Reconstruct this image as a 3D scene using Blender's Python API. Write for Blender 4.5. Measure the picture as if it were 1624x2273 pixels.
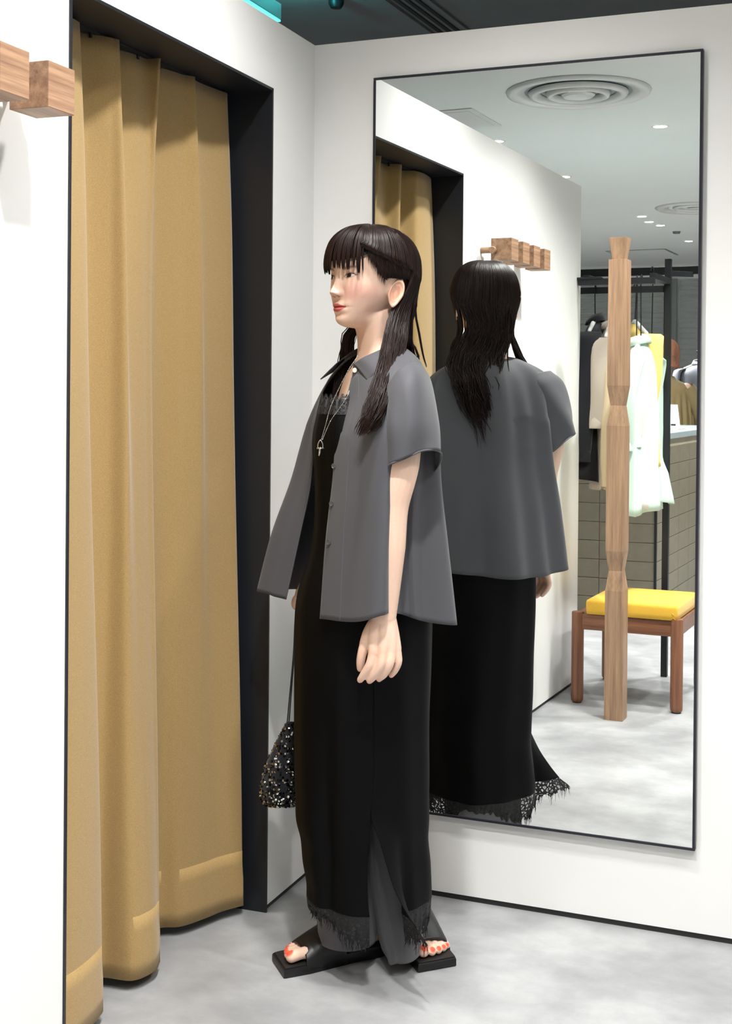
import bpy, bmesh, math, random
import numpy as np
from mathutils import Vector, Matrix

random.seed(7)
rng = np.random.default_rng(11)
S = bpy.context.scene
COL = S.collection
for o in list(bpy.data.objects):
    bpy.data.objects.remove(o)

# ------------------------------------------------------------------ camera
IMG_W, IMG_H = 1624, 2273
FPX, PPY = 2952.19, 888.347
YAW, PITCH, ROLL = 0.36254, -0.00803, 0.00854
CAM = np.array([1.28362, -3.01078, 1.2])
FWD = np.array([-math.sin(YAW)*math.cos(PITCH), math.cos(YAW)*math.cos(PITCH), math.sin(PITCH)])
RT = np.array([math.cos(YAW), math.sin(YAW), 0.0])
UP = np.cross(RT, FWD)
cam_d = bpy.data.cameras.new('camera')
cam_d.sensor_fit = 'VERTICAL'
cam_d.sensor_height = 36.0
cam_d.lens = FPX*36.0/IMG_H
cam_d.shift_y = (PPY - IMG_H/2)/IMG_H
cam_d.clip_start = 0.05
cam = bpy.data.objects.new('camera', cam_d)
COL.objects.link(cam)
cr, sr = math.cos(ROLL), math.sin(ROLL)
cx_ = cr*RT + sr*UP
cy_ = -sr*RT + cr*UP
M = Matrix(((cx_[0], cy_[0], -FWD[0], CAM[0]), (cx_[1], cy_[1], -FWD[1], CAM[1]),
            (cx_[2], cy_[2], -FWD[2], CAM[2]), (0, 0, 0, 1)))
cam.matrix_world = M
S.camera = cam

# ------------------------------------------------------------------ world, exposure
world = bpy.data.worlds.new('shop_ambient')
S.world = world
world.use_nodes = True
bg = world.node_tree.nodes['Background']
bg.inputs[0].default_value = (1.0, 0.99, 0.97, 1)
bg.inputs[1].default_value = 0.6
S.view_settings.view_transform = 'Standard'
S.view_settings.look = 'None'
S.view_settings.gamma = 1.0
S.view_settings.use_curve_mapping = False
S.view_settings.exposure = 1.3
S.cycles.sample_clamp_indirect = 6.0
SPOT_W = 95.0          # watts of one ceiling downlight
SPOT_COLOR = (1.0, 0.985, 0.962)

# ------------------------------------------------------------------ pixel <-> place
HL, HT = 1.88521, 2.04315        # lintel height, wall height
D1, D2, D3 = 0.2448, 1.06811, 2.45896   # opening ends and wall end along the left wall
T = -0.03312                      # the back wall is not quite square to the left wall
BD = np.array([math.cos(T), math.sin(T), 0.0])
BN = np.array([math.sin(T), -math.cos(T), 0.0])   # back wall normal, into the room
M1, M2, MZ1, MZ2 = 0.16262, 0.93681, 0.19845, 1.94675
MIRROR_Q = BN*0.015
CEIL = 2.6

def ray(px, py):
    a, b = px - IMG_W/2, py - PPY
    u, w = a*cr + b*sr, -a*sr + b*cr
    return FWD + RT*(u/FPX) - UP*(w/FPX)
def V(px, py, d):
    return CAM + ray(px, py)*d
def refl(P):
    return P - 2*((P - MIRROR_Q) @ BN)*BN
def Vm(px, py, d):
    return refl(V(px, py, d))
def zpl(px, py, z):
    r = ray(px, py)
    return CAM + r*((z - CAM[2])/r[2])
def mz(px, py, z):
    return refl(zpl(px, py, z))
def proj(P):
    v = np.asarray(P) - CAM
    X, Y, Z = v @ RT, v @ UP, v @ FWD
    u, w = FPX*X/Z, -FPX*Y/Z
    return np.array([IMG_W/2 + u*cr - w*sr, PPY + u*sr + w*cr])
DP = 2.77                         # distance of the standing woman
def PV(px, py, w=0.0):
    return V(px, py, DP + w)

# ------------------------------------------------------------------ mesh helpers
class MB:
    def __init__(self):
        self.v, self.f = [], []
    def add(self, vs, fs):
        n = len(self.v)
        self.v += [tuple(float(c) for c in p) for p in vs]
        self.f += [tuple(i + n for i in f) for f in fs]
        return self
    def hexa(self, p):
        return self.add(p, [(0, 3, 2, 1), (4, 5, 6, 7), (0, 1, 5, 4), (1, 2, 6, 5), (2, 3, 7, 6), (3, 0, 4, 7)])
    def box(self, lo, hi):
        (a, b, c), (d, e, f) = lo, hi
        return self.hexa([(a, b, c), (d, b, c), (d, e, c), (a, e, c), (a, b, f), (d, b, f), (d, e, f), (a, e, f)])
    def obox(self, c, ax, ay, az, hx, hy, hz):
        c, ax, ay, az = map(np.asarray, (c, ax, ay, az))
        P = [c + sx*hx*ax + sy*hy*ay + sz*hz*az for sz in (-1, 1) for sx, sy in ((-1, -1), (1, -1), (1, 1), (-1, 1))]
        return self.hexa(P)
    def prism(self, poly, z0, z1):
        n = len(poly)
        vs = [(x, y, z0) for x, y in poly] + [(x, y, z1) for x, y in poly]
        fs = [tuple(range(n - 1, -1, -1)), tuple(range(n, 2*n))] + [(i, (i + 1) % n, n + (i + 1) % n, n + i) for i in range(n)]
        return self.add(vs, fs)
    def rings(self, rs, close=True, cap0=True, cap1=True):
        n = len(rs[0]); vs = [p for r in rs for p in r]; fs = []
        for i in range(len(rs) - 1):
            for j in range(n if close else n - 1):
                k = (j + 1) % n
                fs.append((i*n + j, i*n + k, (i + 1)*n + k, (i + 1)*n + j))
        if close and cap0: fs.append(tuple(range(n - 1, -1, -1)))
        if close and cap1: fs.append(tuple(range((len(rs) - 1)*n, len(rs)*n)))
        return self.add(vs, fs)
    def tube(self, pts, rad, n=8, caps=True):
        pts = [np.asarray(p, float) for p in pts]
        if not hasattr(rad, '__len__'): rad = [rad]*len(pts)
        rs = []; prev = None
        for i, p in enumerate(pts):
            t = pts[min(i + 1, len(pts) - 1)] - pts[max(i - 1, 0)]
            t = t/(np.linalg.norm(t) + 1e-12)
            if prev is None:
                a = np.array([0, 0, 1.0]) if abs(t[2]) < .9 else np.array([1.0, 0, 0])
                u = np.cross(t, a)
            else:
                u = prev - t*(prev @ t)
            u /= np.linalg.norm(u) + 1e-12; prev = u
            w = np.cross(t, u)
            rs.append([p + rad[i]*(math.cos(k)*u + math.sin(k)*w) for k in np.arange(n)*2*math.pi/n])
        return self.rings(rs, True, caps, caps)
    def lathe(self, prof, n=32, c=(0, 0, 0)):
        rs = [[(c[0] + r*math.cos(k), c[1] + r*math.sin(k), c[2] + z) for k in np.arange(n)*2*math.pi/n] for r, z in prof]
        return self.rings(rs)
    def ball(self, c, rx, ry=None, rz=None, n=12, m=8):
        ry = ry or rx; rz = rz or rx
        rs = []
        for i in range(m + 1):
            a = -math.pi/2 + math.pi*(i + (0.02 if i == 0 else -0.02 if i == m else 0))/m
            rs.append([(c[0] + rx*math.cos(a)*math.cos(k), c[1] + ry*math.cos(a)*math.sin(k), c[2] + rz*math.sin(a)) for k in np.arange(n)*2*math.pi/n])
        return self.rings(rs)
    def build(self, name, mat, parent=None, smooth=False, bevel=0, seg=2, solid=0, offset=0, sub=0, kind=None, auto=None):
        me = bpy.data.meshes.new(name)
        vs = self.v
        if parent is not None:
            L = Vector((0, 0, 0)); q = parent
            while q is not None: L += q.location; q = q.parent
            vs = [(x - L[0], y - L[1], z - L[2]) for x, y, z in vs]
        me.from_pydata(vs, [], self.f)
        bm = bmesh.new(); bm.from_mesh(me)
        bmesh.ops.recalc_face_normals(bm, faces=bm.faces)
        bm.to_mesh(me); bm.free()
        if smooth:
            for p in me.polygons: p.use_smooth = True
            if auto:
                me.set_sharp_from_angle(angle=math.radians(auto))
        me.materials.append(mat)
        o = bpy.data.objects.new(name, me)
        COL.objects.link(o)
        if parent is not None: o.parent = parent
        if solid:
            m = o.modifiers.new('thickness', 'SOLIDIFY'); m.thickness = solid; m.offset = offset
        if bevel:
            m = o.modifiers.new('bevel', 'BEVEL'); m.width = bevel; m.segments = seg; m.limit_method = 'ANGLE'; m.angle_limit = math.radians(40)
        if sub:
            m = o.modifiers.new('sub', 'SUBSURF'); m.levels = sub; m.render_levels = sub
        if kind: o['kind'] = kind
        return o

def tag(o, label, cat, group=None):
    o['label'] = label; o['category'] = cat
    if group: o['group'] = group
    return o
def thing(name, loc, label, cat, group=None):
    o = bpy.data.objects.new(name, None); COL.objects.link(o)
    o.empty_display_size = 0.05
    o.location = [float(c) for c in loc]
    return tag(o, label, cat, group)
def struct(name, mb, mat, **k):
    return mb.build(name, mat, kind='structure', **k)
def copy_tree(o, parent=None):
    c = o.copy(); COL.objects.link(c); c.parent = parent
    for ch in list(o.children): copy_tree(ch, c)
    return c

def crom(P, n):
    """smooth curve through the control rows P, n samples"""
    P = np.asarray(P, float); k = len(P)
    t = np.linspace(0, k - 1, n); i = np.clip(t.astype(int), 0, k - 2); u = (t - i).reshape((-1,) + (1,)*(P.ndim - 1))
    g = lambda j: P[np.clip(j, 0, k - 1)]
    p0, p1, p2, p3 = np.where((i == 0).reshape(u.shape), 2*g(i) - g(i + 1), g(i - 1)), g(i), g(i + 1), np.where((i == k - 2).reshape(u.shape), 2*g(i + 1) - g(i), g(i + 2))
    return 0.5*((2*p1) + (p2 - p0)*u + (2*p0 - 5*p1 + 4*p2 - p3)*u*u + (-p0 + 3*p1 - 3*p2 + p3)*u**3)
def crom_closed(P, n):
    P = np.asarray(P, float); k = len(P)
    t = np.arange(n)*k/n; i = t.astype(int); u = (t - i).reshape((-1,) + (1,)*(P.ndim - 1))
    p0, p1, p2, p3 = P[(i - 1) % k], P[i % k], P[(i + 1) % k], P[(i + 2) % k]
    return 0.5*((2*p1) + (p2 - p0)*u + (2*p0 - 5*p1 + 4*p2 - p3)*u*u + (-p0 + 3*p1 - 3*p2 + p3)*u**3)
def surf(rows, nr, nc, closed=False):
    """rows[r][c] control points -> fine grid [nr][nc][3]"""
    R = np.asarray(rows, float)
    a = crom(R, nr)
    a = np.swapaxes(a, 0, 1)
    a = crom_closed(a, nc) if closed else crom(a, nc)
    return np.swapaxes(a, 0, 1)
def grid_mb(G, closed=False):
    mb = MB(); mb.rings([list(r) for r in G], closed, False, False); return mb

# ------------------------------------------------------------------ materials
def lin(r, g, b):
    f = lambda c: (c/255/12.92) if c/255 <= .04045 else ((c/255 + .055)/1.055)**2.4
    return (f(r), f(g), f(b), 1)
def new_mat(name):
    m = bpy.data.materials.new(name); m.use_nodes = True
    nt = m.node_tree; b = nt.nodes['Principled BSDF']
    return m, nt, b
def coords(nt, scale=(1, 1, 1), kind='Object'):
    tc = nt.nodes.new('ShaderNodeTexCoord'); mp = nt.nodes.new('ShaderNodeMapping')
    mp.inputs['Scale'].default_value = scale
    nt.links.new(tc.outputs[kind], mp.inputs['Vector'])
    return mp.outputs['Vector']
def noise(nt, vec, scale, detail=4, rough=.55):
    n = nt.nodes.new('ShaderNodeTexNoise'); n.inputs['Scale'].default_value = scale
    n.inputs['Detail'].default_value = detail; n.inputs['Roughness'].default_value = rough
    nt.links.new(vec, n.inputs['Vector']); return n.outputs['Fac']
def ramp(nt, fac, stops):
    r = nt.nodes.new('ShaderNodeValToRGB'); e = r.color_ramp.elements
    while len(e) < len(stops): e.new(.5)
    for q, (p, c) in zip(e, stops): q.position = p; q.color = c
    nt.links.new(fac, r.inputs['Fac']); return r.outputs['Color']
def bump(nt, b, h, strength, dist=.001):
    n = nt.nodes.new('ShaderNodeBump'); n.inputs['Strength'].default_value = strength; n.inputs['Distance'].default_value = dist
    nt.links.new(h, n.inputs['Height']); nt.links.new(n.outputs['Normal'], b.inputs['Normal'])
def simple(name, rgb, rough=.6, metal=0, var=.06, vscale=8, bmp=0, bscale=200, spec=.5, sheen=0, scale=(1, 1, 1)):
    m, nt, b = new_mat(name)
    vec = coords(nt, scale)
    c = lin(*rgb)
    lo = tuple(x*(1 - var) for x in c[:3]) + (1,); hi = tuple(min(1, x*(1 + var)) for x in c[:3]) + (1,)
    nt.links.new(ramp(nt, noise(nt, vec, vscale), [(.3, lo), (.7, hi)]), b.inputs['Base Color'])
    b.inputs['Roughness'].default_value = rough; b.inputs['Metallic'].default_value = metal
    b.inputs['Specular IOR Level'].default_value = spec
    if sheen: b.inputs['Sheen Weight'].default_value = sheen
    if bmp: bump(nt, b, noise(nt, vec, bscale, 3), bmp)
    return m
def wood(name, dark, light, axis, rough=.45, dens=1.0):
    m, nt, b = new_mat(name)
    sc = [60*dens, 60*dens, 60*dens]; sc[axis] = 3.0*dens
    vec = coords(nt, tuple(sc))
    f1 = noise(nt, vec, 1.0, 6, .6)
    sc2 = [420, 420, 420]; sc2[axis] = 12
    f2 = noise(nt, coords(nt, tuple(sc2)), 1.0, 3, .6)
    mx = nt.nodes.new('ShaderNodeMath'); mx.operation = 'MULTIPLY_ADD'; mx.inputs[1].default_value = .35
    nt.links.new(f2, mx.inputs[0]); nt.links.new(f1, mx.inputs[2])
    nt.links.new(ramp(nt, mx.outputs[0], [(.45, lin(*dark)), (.62, lin(*[(a + c)/2 for a, c in zip(dark, light)])), (.85, lin(*light))]), b.inputs['Base Color'])
    b.inputs['Roughness'].default_value = rough
    bump(nt, b, mx.outputs[0], .15, .0006)
    return m
def fabric(name, rgb, weave=900, rough=.85, var=.12, bmp=.35, spec=.25, sheen=.2, stretch=(1, 1, 1), cloud=None):
    m, nt, b = new_mat(name)
    vec = coords(nt, stretch)
    c = lin(*rgb)
    f = noise(nt, vec, weave, 2, .5)
    lo = tuple(x*(1 - var) for x in c[:3]) + (1,); hi = tuple(min(1, x*(1 + var)) for x in c[:3]) + (1,)
    col = ramp(nt, f, [(.35, lo), (.65, hi)])
    nt.links.new(col, b.inputs['Base Color'])
    b.inputs['Roughness'].default_value = rough; b.inputs['Specular IOR Level'].default_value = spec
    b.inputs['Sheen Weight'].default_value = sheen; b.inputs['Sheen Roughness'].default_value = .5
    bump(nt, b, f, bmp, .0006)
    return m
def emit(name, rgb, strength):
    m, nt, b = new_mat(name)
    n = noise(nt, coords(nt), 30)
    col = ramp(nt, n, [(0, lin(*rgb)), (1, lin(*rgb))])
    nt.links.new(col, b.inputs['Base Color']); nt.links.new(col, b.inputs['Emission Color'])
    b.inputs['Emission Strength'].default_value = strength
    return m

MAT = {}
MAT['wall'] = simple('white_wall_paint', (236, 236, 234), .75, var=.012, vscale=3, bmp=.05, bscale=160, spec=.3)
MAT['ceil'] = simple('white_ceiling', (228, 230, 226), .9, var=.01, vscale=3, spec=.2)
MAT['dark_ceil'] = simple('charcoal_ceiling', (112, 115, 114), .9, var=.05, vscale=5, spec=.2)
MAT['groove'] = simple('black_groove', (28, 29, 30), .8)
MAT['lining'] = simple('black_lining', (26, 29, 35), .42, var=.06, vscale=6, bmp=.04, bscale=300, spec=.5)
MAT['shadow_gap'] = simple('dark_skirting', (44, 43, 44), .6, var=.1, vscale=20)
MAT['frame'] = simple('navy_black_frame', (38, 38, 48), .4, metal=.3, var=.05)
MAT['black_metal'] = simple('black_metal', (38, 41, 44), .45, metal=.4, var=.06)
MAT['chrome'] = simple('silver', (205, 205, 205), .18, metal=1, var=.03)
MAT['white_metal'] = simple('white_enamel', (222, 222, 218), .35, var=.02)
MAT['hookwood'] = wood('oak_hook', (112, 82, 62), (172, 137, 108), 1, .5)
MAT['postwood'] = wood('oak_post', (124, 96, 74), (176, 142, 112), 2, .5)
MAT['stoolwood'] = wood('brown_stool_wood', (92, 58, 40), (142, 94, 66), 2, .4)
MAT['stoolwood_x'] = wood('brown_stool_rail', (92, 58, 40), (142, 94, 66), 0, .4)
MAT['yellow'] = fabric('yellow_cushion', (226, 178, 62), 700, var=.15)
MAT['yellow_knit'] = fabric('yellow_cotton', (244, 214, 124), 600, var=.06)
MAT['curtain'] = fabric('mustard_curtain', (168, 139, 90), 520, var=.16, bmp=.45, stretch=(1, 1, 2.2))
MAT['tile'] = simple('taupe_tile', (124, 117, 100), .45, var=.08, vscale=20)
MAT['grout'] = simple('grout', (168, 160, 140), .9)
MAT['stone'] = simple('blue_grey_counter_top', (156, 168, 170), .4)
MAT['mint'] = fabric('mint_cotton', (206, 230, 214), 800, var=.05)
MAT['offwhite'] = fabric('off_white_cotton', (232, 232, 224), 800, var=.04)
MAT['cream'] = fabric('cream_cotton', (230, 208, 172), 800, var=.05)
MAT['beige'] = fabric('beige_cotton', (190, 178, 164), 800, var=.05)
MAT['black_cloth'] = fabric('black_cloth', (26, 27, 32), 800, var=.1)
MAT['greyblue'] = fabric('grey_blue_cotton', (128, 132, 142), 800, var=.08)
MAT['slat'] = simple('grey_shutter', (152, 154, 146), .5, var=.1, vscale=6)
MAT['alu'] = simple('aluminium', (150, 153, 150), .4, metal=.7)
MAT['lamp_glow'] = emit('lamp_glow', (255, 247, 235), 14.0)
MAT['turq'] = emit('turquoise_glow', (70, 225, 225), 1.5)
MAT['sign_grey'] = simple('sign_housing', (120, 130, 130), .5)
MAT['card'] = simple('white_card', (232, 232, 230), .6, var=.01)

# floor: cloudy polished concrete tiles
def floor_mat():
    m, nt, b = new_mat('concrete_floor')
    vec = coords(nt, (1, 1, 1))
    f1 = noise(nt, vec, 2.1, 8, .62)
    f2 = noise(nt, coords(nt, (3.2, 4.6, 1)), 2.0, 6, .6)
    mx = nt.nodes.new('ShaderNodeMath'); mx.operation = 'MULTIPLY_ADD'; mx.inputs[1].default_value = .45
    nt.links.new(f2, mx.inputs[0]); nt.links.new(f1, mx.inputs[2])
    nt.links.new(ramp(nt, mx.outputs[0], [(.5, lin(126, 127, 129)), (.72, lin(150, 151, 153)), (.95, lin(178, 179, 180))]), b.inputs['Base Color'])
    b.inputs['Roughness'].default_value = .42
    b.inputs['Specular IOR Level'].default_value = .35
    bump(nt, b, f1, .05, .002)
    return m
MAT['floor'] = floor_mat()
def mirror_mat():
    m, nt, b = new_mat('mirror_glass')
    f = noise(nt, coords(nt), 2)
    nt.links.new(ramp(nt, f, [(0, (.90, .925, .91, 1)), (1, (.90, .925, .91, 1))]), b.inputs['Base Color'])
    b.inputs['Metallic'].default_value = 1; b.inputs['Roughness'].default_value = 0.0
    return m
MAT['mirror'] = mirror_mat()
def glass_mat():
    m, nt, b = new_mat('window_glass')
    f = noise(nt, coords(nt), 2)
    nt.links.new(ramp(nt, f, [(0, (.9, .95, .93, 1)), (1, (.92, .95, .94, 1))]), b.inputs['Base Color'])
    b.inputs['Roughness'].default_value = .03; b.inputs['Alpha'].default_value = .22
    return m
MAT['glass'] = glass_mat()

# ------------------------------------------------------------------ the setting
GAP = .014
XL = -.24                          # back face of the left wall
struct('floor', MB().box((-7, -13.5, -.05), (5.5, 4.5, 0)), MAT['floor'])
# left wall, with the opening of the fitting room cut out
mb = MB()
mb.box((XL, -D1, GAP), (0, .0, HT))
mb.box((XL, -D2, HL), (0, -D1, HT))
mb.box((XL, -D3, GAP), (0, -D2, HT))
struct('wall_left', mb, MAT['wall'])
def bwall(s0, s1, z0, z1, t0, t1):
    """a slab along the back wall, from t0 to t1 in front of its face"""
    P = []
    for z in (z0, z1):
        for s, t in ((s0, t1), (s1, t1), (s1, t0), (s0, t0)):
            q = BD*s + BN*t; P.append((q[0], q[1], z))
    return MB().hexa(P)
struct('wall_back', bwall(XL, 5.5, GAP, HT, -.14, 0), MAT['wall'])
struct('baseboard_back', bwall(-.1, 5.5, 0, GAP, -.13, -.006), MAT['shadow_gap'])
mb = MB().box((XL + .01, -D1 + .004, 0), (-.006, -.001, GAP)).box((XL + .01, -D3 + .006, 0), (-.006, -D2 - .004, GAP))
struct('baseboard_left', mb, MAT['shadow_gap'])
# black lining of the opening: two jambs and a head, standing 3 mm proud of the wall
LT = .006
struct('trim_1', MB().box((XL, -D1 - LT, 0), (.003, -D1, HL)), MAT['lining'])
struct('trim_2', MB().box((XL, -D2, 0), (.003, -D2 + LT, HL)), MAT['lining'])
struct('trim_3', MB().box((XL, -D2, HL - LT), (.003, -D1, HL)), MAT['lining'])
# walls of the fitting room behind the curtain
struct('wall_cubicle', MB().box((-1.36, -1.4, 0), (-1.3, .1, HT)).box((-1.3, .04, 0), (XL, .1, HT)).box((-1.3, -1.4, 0), (XL, -1.34, HT)), MAT['wall'])
# ceilings: white over the shop, charcoal beyond the partition
struct('ceiling', MB().box((-7, -13.5, CEIL), (5.5, .3, CEIL + .05)), MAT['ceil'])
dc = struct('ceiling_dark', MB().box((-7, .3, CEIL), (5.5, 4.5, CEIL + .05)), MAT['dark_ceil'])
# outer walls of the shop
struct('wall_far', MB().box((-7, 4.5, 0), (5.5, 4.6, CEIL)), MAT['dark_ceil'])
struct('wall_right', MB().box((5.5, -13.5, 0), (5.6, 4.5, CEIL)), MAT['wall'])
struct('wall_west', MB().box((-7.1, -13.5, 0), (-7, 4.5, CEIL)), MAT['wall'])
struct('wall_rear', MB().box((-7, -13.6, 0), (5.5, -13.5, CEIL)), MAT['wall'])

# ------------------------------------------------------------------ mirror
mr = thing('wall_mirror', BD*(M1 + M2)/2 + BN*.008 + np.array([0, 0, MZ1]), 'tall frameless-looking mirror with thin dark edge hanging on white wall', 'mirror')
fw = .006
for s0, s1, z0, z1 in ((M1, M2, MZ2 - fw, MZ2), (M1, M2, MZ1, MZ1 + fw), (M1, M1 + fw, MZ1 + fw, MZ2 - fw), (M2 - fw, M2, MZ1 + fw, MZ2 - fw)):
    bwall(s0, s1, z0, z1, .001, .017).build('frame_rail', MAT['frame'], mr, bevel=.001)
bwall(M1 + fw, M2 - fw, MZ1 + fw, MZ2 - fw, .002, .015).build('mirror_glass', MAT['mirror'], mr)

# ------------------------------------------------------------------ curtain
bot = [(-.066, -1.055), (-.05, -.965), (-.06, -.855), (-.080, -.828), (-.150, -.775), (-.141, -.722), (-.078, -.710), (-.062, -.66), (-.070, -.623), (-.085, -.600), (-.165, -.55), (-.154, -.467), (-.116, -.439), (-.091, -.380), (-.075, -.33), (-.045, -.282)]
top = [(-.105, -1.058), (-.088, -.93), (-.095, -.90), (-.128, -.87), (-.120, -.825), (-.085, -.787), (-.09, -.765), (-.128, -.74), (-.122, -.66), (-.108, -.62), (-.086, -.613), (-.118, -.57), (-.109, -.49), (-.090, -.454), (-.108, -.43), (-.099, -.285)]
rows = []
for k in range(7):
    u = k/6; e = u**.7
    rows.append([((1 - e)*a[0] + e*b[0], (1 - e)*a[1] + e*b[1], HL - .012 + u*(.022 - HL + .012)) for a, b in zip(top, bot)])
G = surf(rows, 60, 240)
for i in range(60):
    u = i/59
    for j in range(240):
        G[i, j, 0] += .004*math.sin(j*.21 + 3*u)*math.exp(-3*u) + .003*math.sin(7*u + j*.06)
        if u > .95: G[i, j, 0] += .002
cu = thing('curtain', (-.1, -.66, .02), 'mustard gold fabric curtain drawn across the black fitting room opening', 'curtain')
grid_mb(G).build('curtain_cloth', MAT['curtain'], cu, smooth=True, solid=.003)
# the hem turned up along the bottom, and the heading tape
H = G[int(60*.93):].copy(); H[:, :, 0] += .0014
grid_mb(H).build('hem', MAT['curtain'], cu, smooth=True, solid=.0008)
for k in range(9):
    y = -1.0 + k*.087
    MB().tube([(-.112, y, HL - .002), (-.112, y, HL - .02)], .0035, 8).build('curtain_glider', MAT['black_metal'], cu)
tr = MB().box((-.12, -D2 + .01, HL - .0105), (-.104, -D1 - .01, HL - LT - .0005))
tag(tr.build('curtain_track', MAT['black_metal']), 'thin black curtain track under the head of the opening', 'curtain track')

# ------------------------------------------------------------------ coat hooks: oak cubes on pegs
CUBE = .071
hooks = [(-1.222, 'oak cube coat hook nearest the curtain opening on white wall'), (-1.342, 'oak cube coat hook second from the curtain opening'),
         (-1.462, 'oak cube coat hook third from the curtain opening'), (-1.584, 'oak cube coat hook farthest from the curtain opening')]
for i, (yf, lab) in enumerate(hooks):
    h = thing('coat_hook', (0, yf - CUBE/2, 1.625 + CUBE/2), lab, 'coat hook', 'oak cube coat hooks in a row on the wall')
    zc = 1.625 + CUBE/2; yc = yf - CUBE/2
    MB().box((.042, yf - CUBE, 1.625), (.042 + CUBE, yf, 1.625 + CUBE)).build('block', MAT['hookwood'], h, bevel=.0012)
    MB().tube([(0.0, yc + .012, zc), (.0425, yc + .012, zc)], .0105, 20).build('peg', MAT['hookwood'], h, smooth=True, auto=40)
    MB().tube([(.052, yf - .001, zc - .004), (.052, yf + .012, zc - .004), (.052, yf + .0145, zc - .004)], [.0125, .0125, .010], 20).build('side_dowel', MAT['hookwood'], h, smooth=True, auto=40)

# ------------------------------------------------------------------ ceiling things
def downlight(x, y, label, w=SPOT_W, z=CEIL, lens=.036):
    t = thing('downlight', (x, y, z), label, 'ceiling light', 'recessed ceiling downlights')
    rg = [[(x + r*math.cos(k), y + r*math.sin(k), z + h) for k in np.arange(32)*2*math.pi/32] for r, h in ((.036, -.001), (.037, -.004), (.046, -.0035), (.049, -.001))]
    mb = MB(); mb.rings(rg, True, False, False); mb.build('trim_ring', MAT['white_metal'], t, smooth=True)
    MB().lathe([(lens, -.0025), (lens, -.0005)], 24, (x, y, z)).build('lens', MAT['lamp_glow'], t)
    L = bpy.data.lights.new('downlight_lamp', 'SPOT'); L.energy = w; L.spot_size = math.radians(118); L.spot_blend = .85
    L.color = SPOT_COLOR; L.shadow_soft_size = .055
    o = bpy.data.objects.new('lamp', L); COL.objects.link(o); o.parent = t; o.location = (0, 0, -.012)
    return t
LIGHTS = [(-.97, -4.206, 'downlight seen in mirror just above the white wall top, nearer of two'),
          (-.968, -5.545, 'downlight seen in mirror near the far end of the white wall top'),
          (-.04, -4.129, 'bright downlight seen in mirror right of the round air diffuser'),
          (-.946, -7.672, 'small downlight topmost of the cluster of three in mirror'),
          (-.968, -8.028, 'brightest middle downlight of the cluster of three in mirror'),
          (-.933, -8.297, 'lowest downlight of the cluster of three in mirror'),
          (-.94, -9.554, 'small far downlight seen in mirror above the black rack')]
for x, y, lab in LIGHTS:
    downlight(x, y, lab, SPOT_W*1.2)
OUT = 'unseen ceiling downlight placed to light the shop'
for x, y, k in ((.50, -.78, .55), (.72, -1.52, 1.05), (1.0, -2.3, .6), (1.85, -.95, .75), (1.85, -2.3, .6), (1.0, -3.7, 1.5), (2.9, -3.6, 1), (.9, -5.4, 1.5), (2.6, -5.6, 1), (-2.3, -3.2, 1), (-2.3, -6.2, 1), (-2.3, -9.0, 1), (1.6, 2.2, 2), (-2.2, 2.4, 2)):  # unseen: some inferred from shadows, others added for face, walls and charcoal ceiling
    downlight(x, y, OUT, SPOT_W*k)

# round air diffuser: nested rings
c = mz(1283, 203, CEIL); dr = .335
t = thing('air_diffuser', (c[0], c[1], CEIL), 'large round white air diffuser of nested rings in the ceiling', 'air vent')
def ringlathe(name, prof):
    MB().lathe(prof, 64, (c[0], c[1], CEIL)).build(name, MAT['white_metal'], t, smooth=True, auto=45)
def open_lathe(name, prof):
    rs = [[(c[0] + r*math.cos(k), c[1] + r*math.sin(k), CEIL + z) for k in np.arange(64)*2*math.pi/64] for r, z in prof]
    mb = MB(); mb.rings(rs, True, False, False); mb.build(name, MAT['white_metal'], t, smooth=True, solid=.003)
open_lathe('outer_flange', [(dr, -.001), (dr - .004, -.012), (dr - .02, -.018), (dr - .045, -.012), (dr - .085, -.001)])
open_lathe('cone_ring', [(.232, -.006), (.222, -.024), (.205, -.026), (.175, -.004)])
open_lathe('cone_ring', [(.150, -.006), (.142, -.026), (.128, -.028), (.105, -.004)])
ringlathe('centre_cone', [(.001, -.002), (.055, -.010), (.078, -.018), (.066, -.028), (.03, -.022), (.001, -.022)])
MB().lathe([(.25, -.0002), (.25, -.0018), (.0005, -.0018), (.0005, -.0002)], 48, (c[0], c[1], CEIL)).build('dark_throat', MAT['sign_grey'], t)
c2 = mz(1543, 460, CEIL); c = c2; dr = .30
t = thing('air_diffuser', (c[0], c[1], CEIL), 'far round air diffuser half cut off by the right mirror edge', 'air vent')
open_lathe('outer_flange', [(dr, -.001), (dr - .02, -.018), (dr - .045, -.012), (dr - .1, -.001)])
open_lathe('cone_ring', [(.17, -.004), (.155, -.018), (.11, -.002)])
ringlathe('centre_cone', [(.001, -.002), (.05, -.006), (.07, -.012), (.03, -.016), (.001, -.014)])
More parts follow.
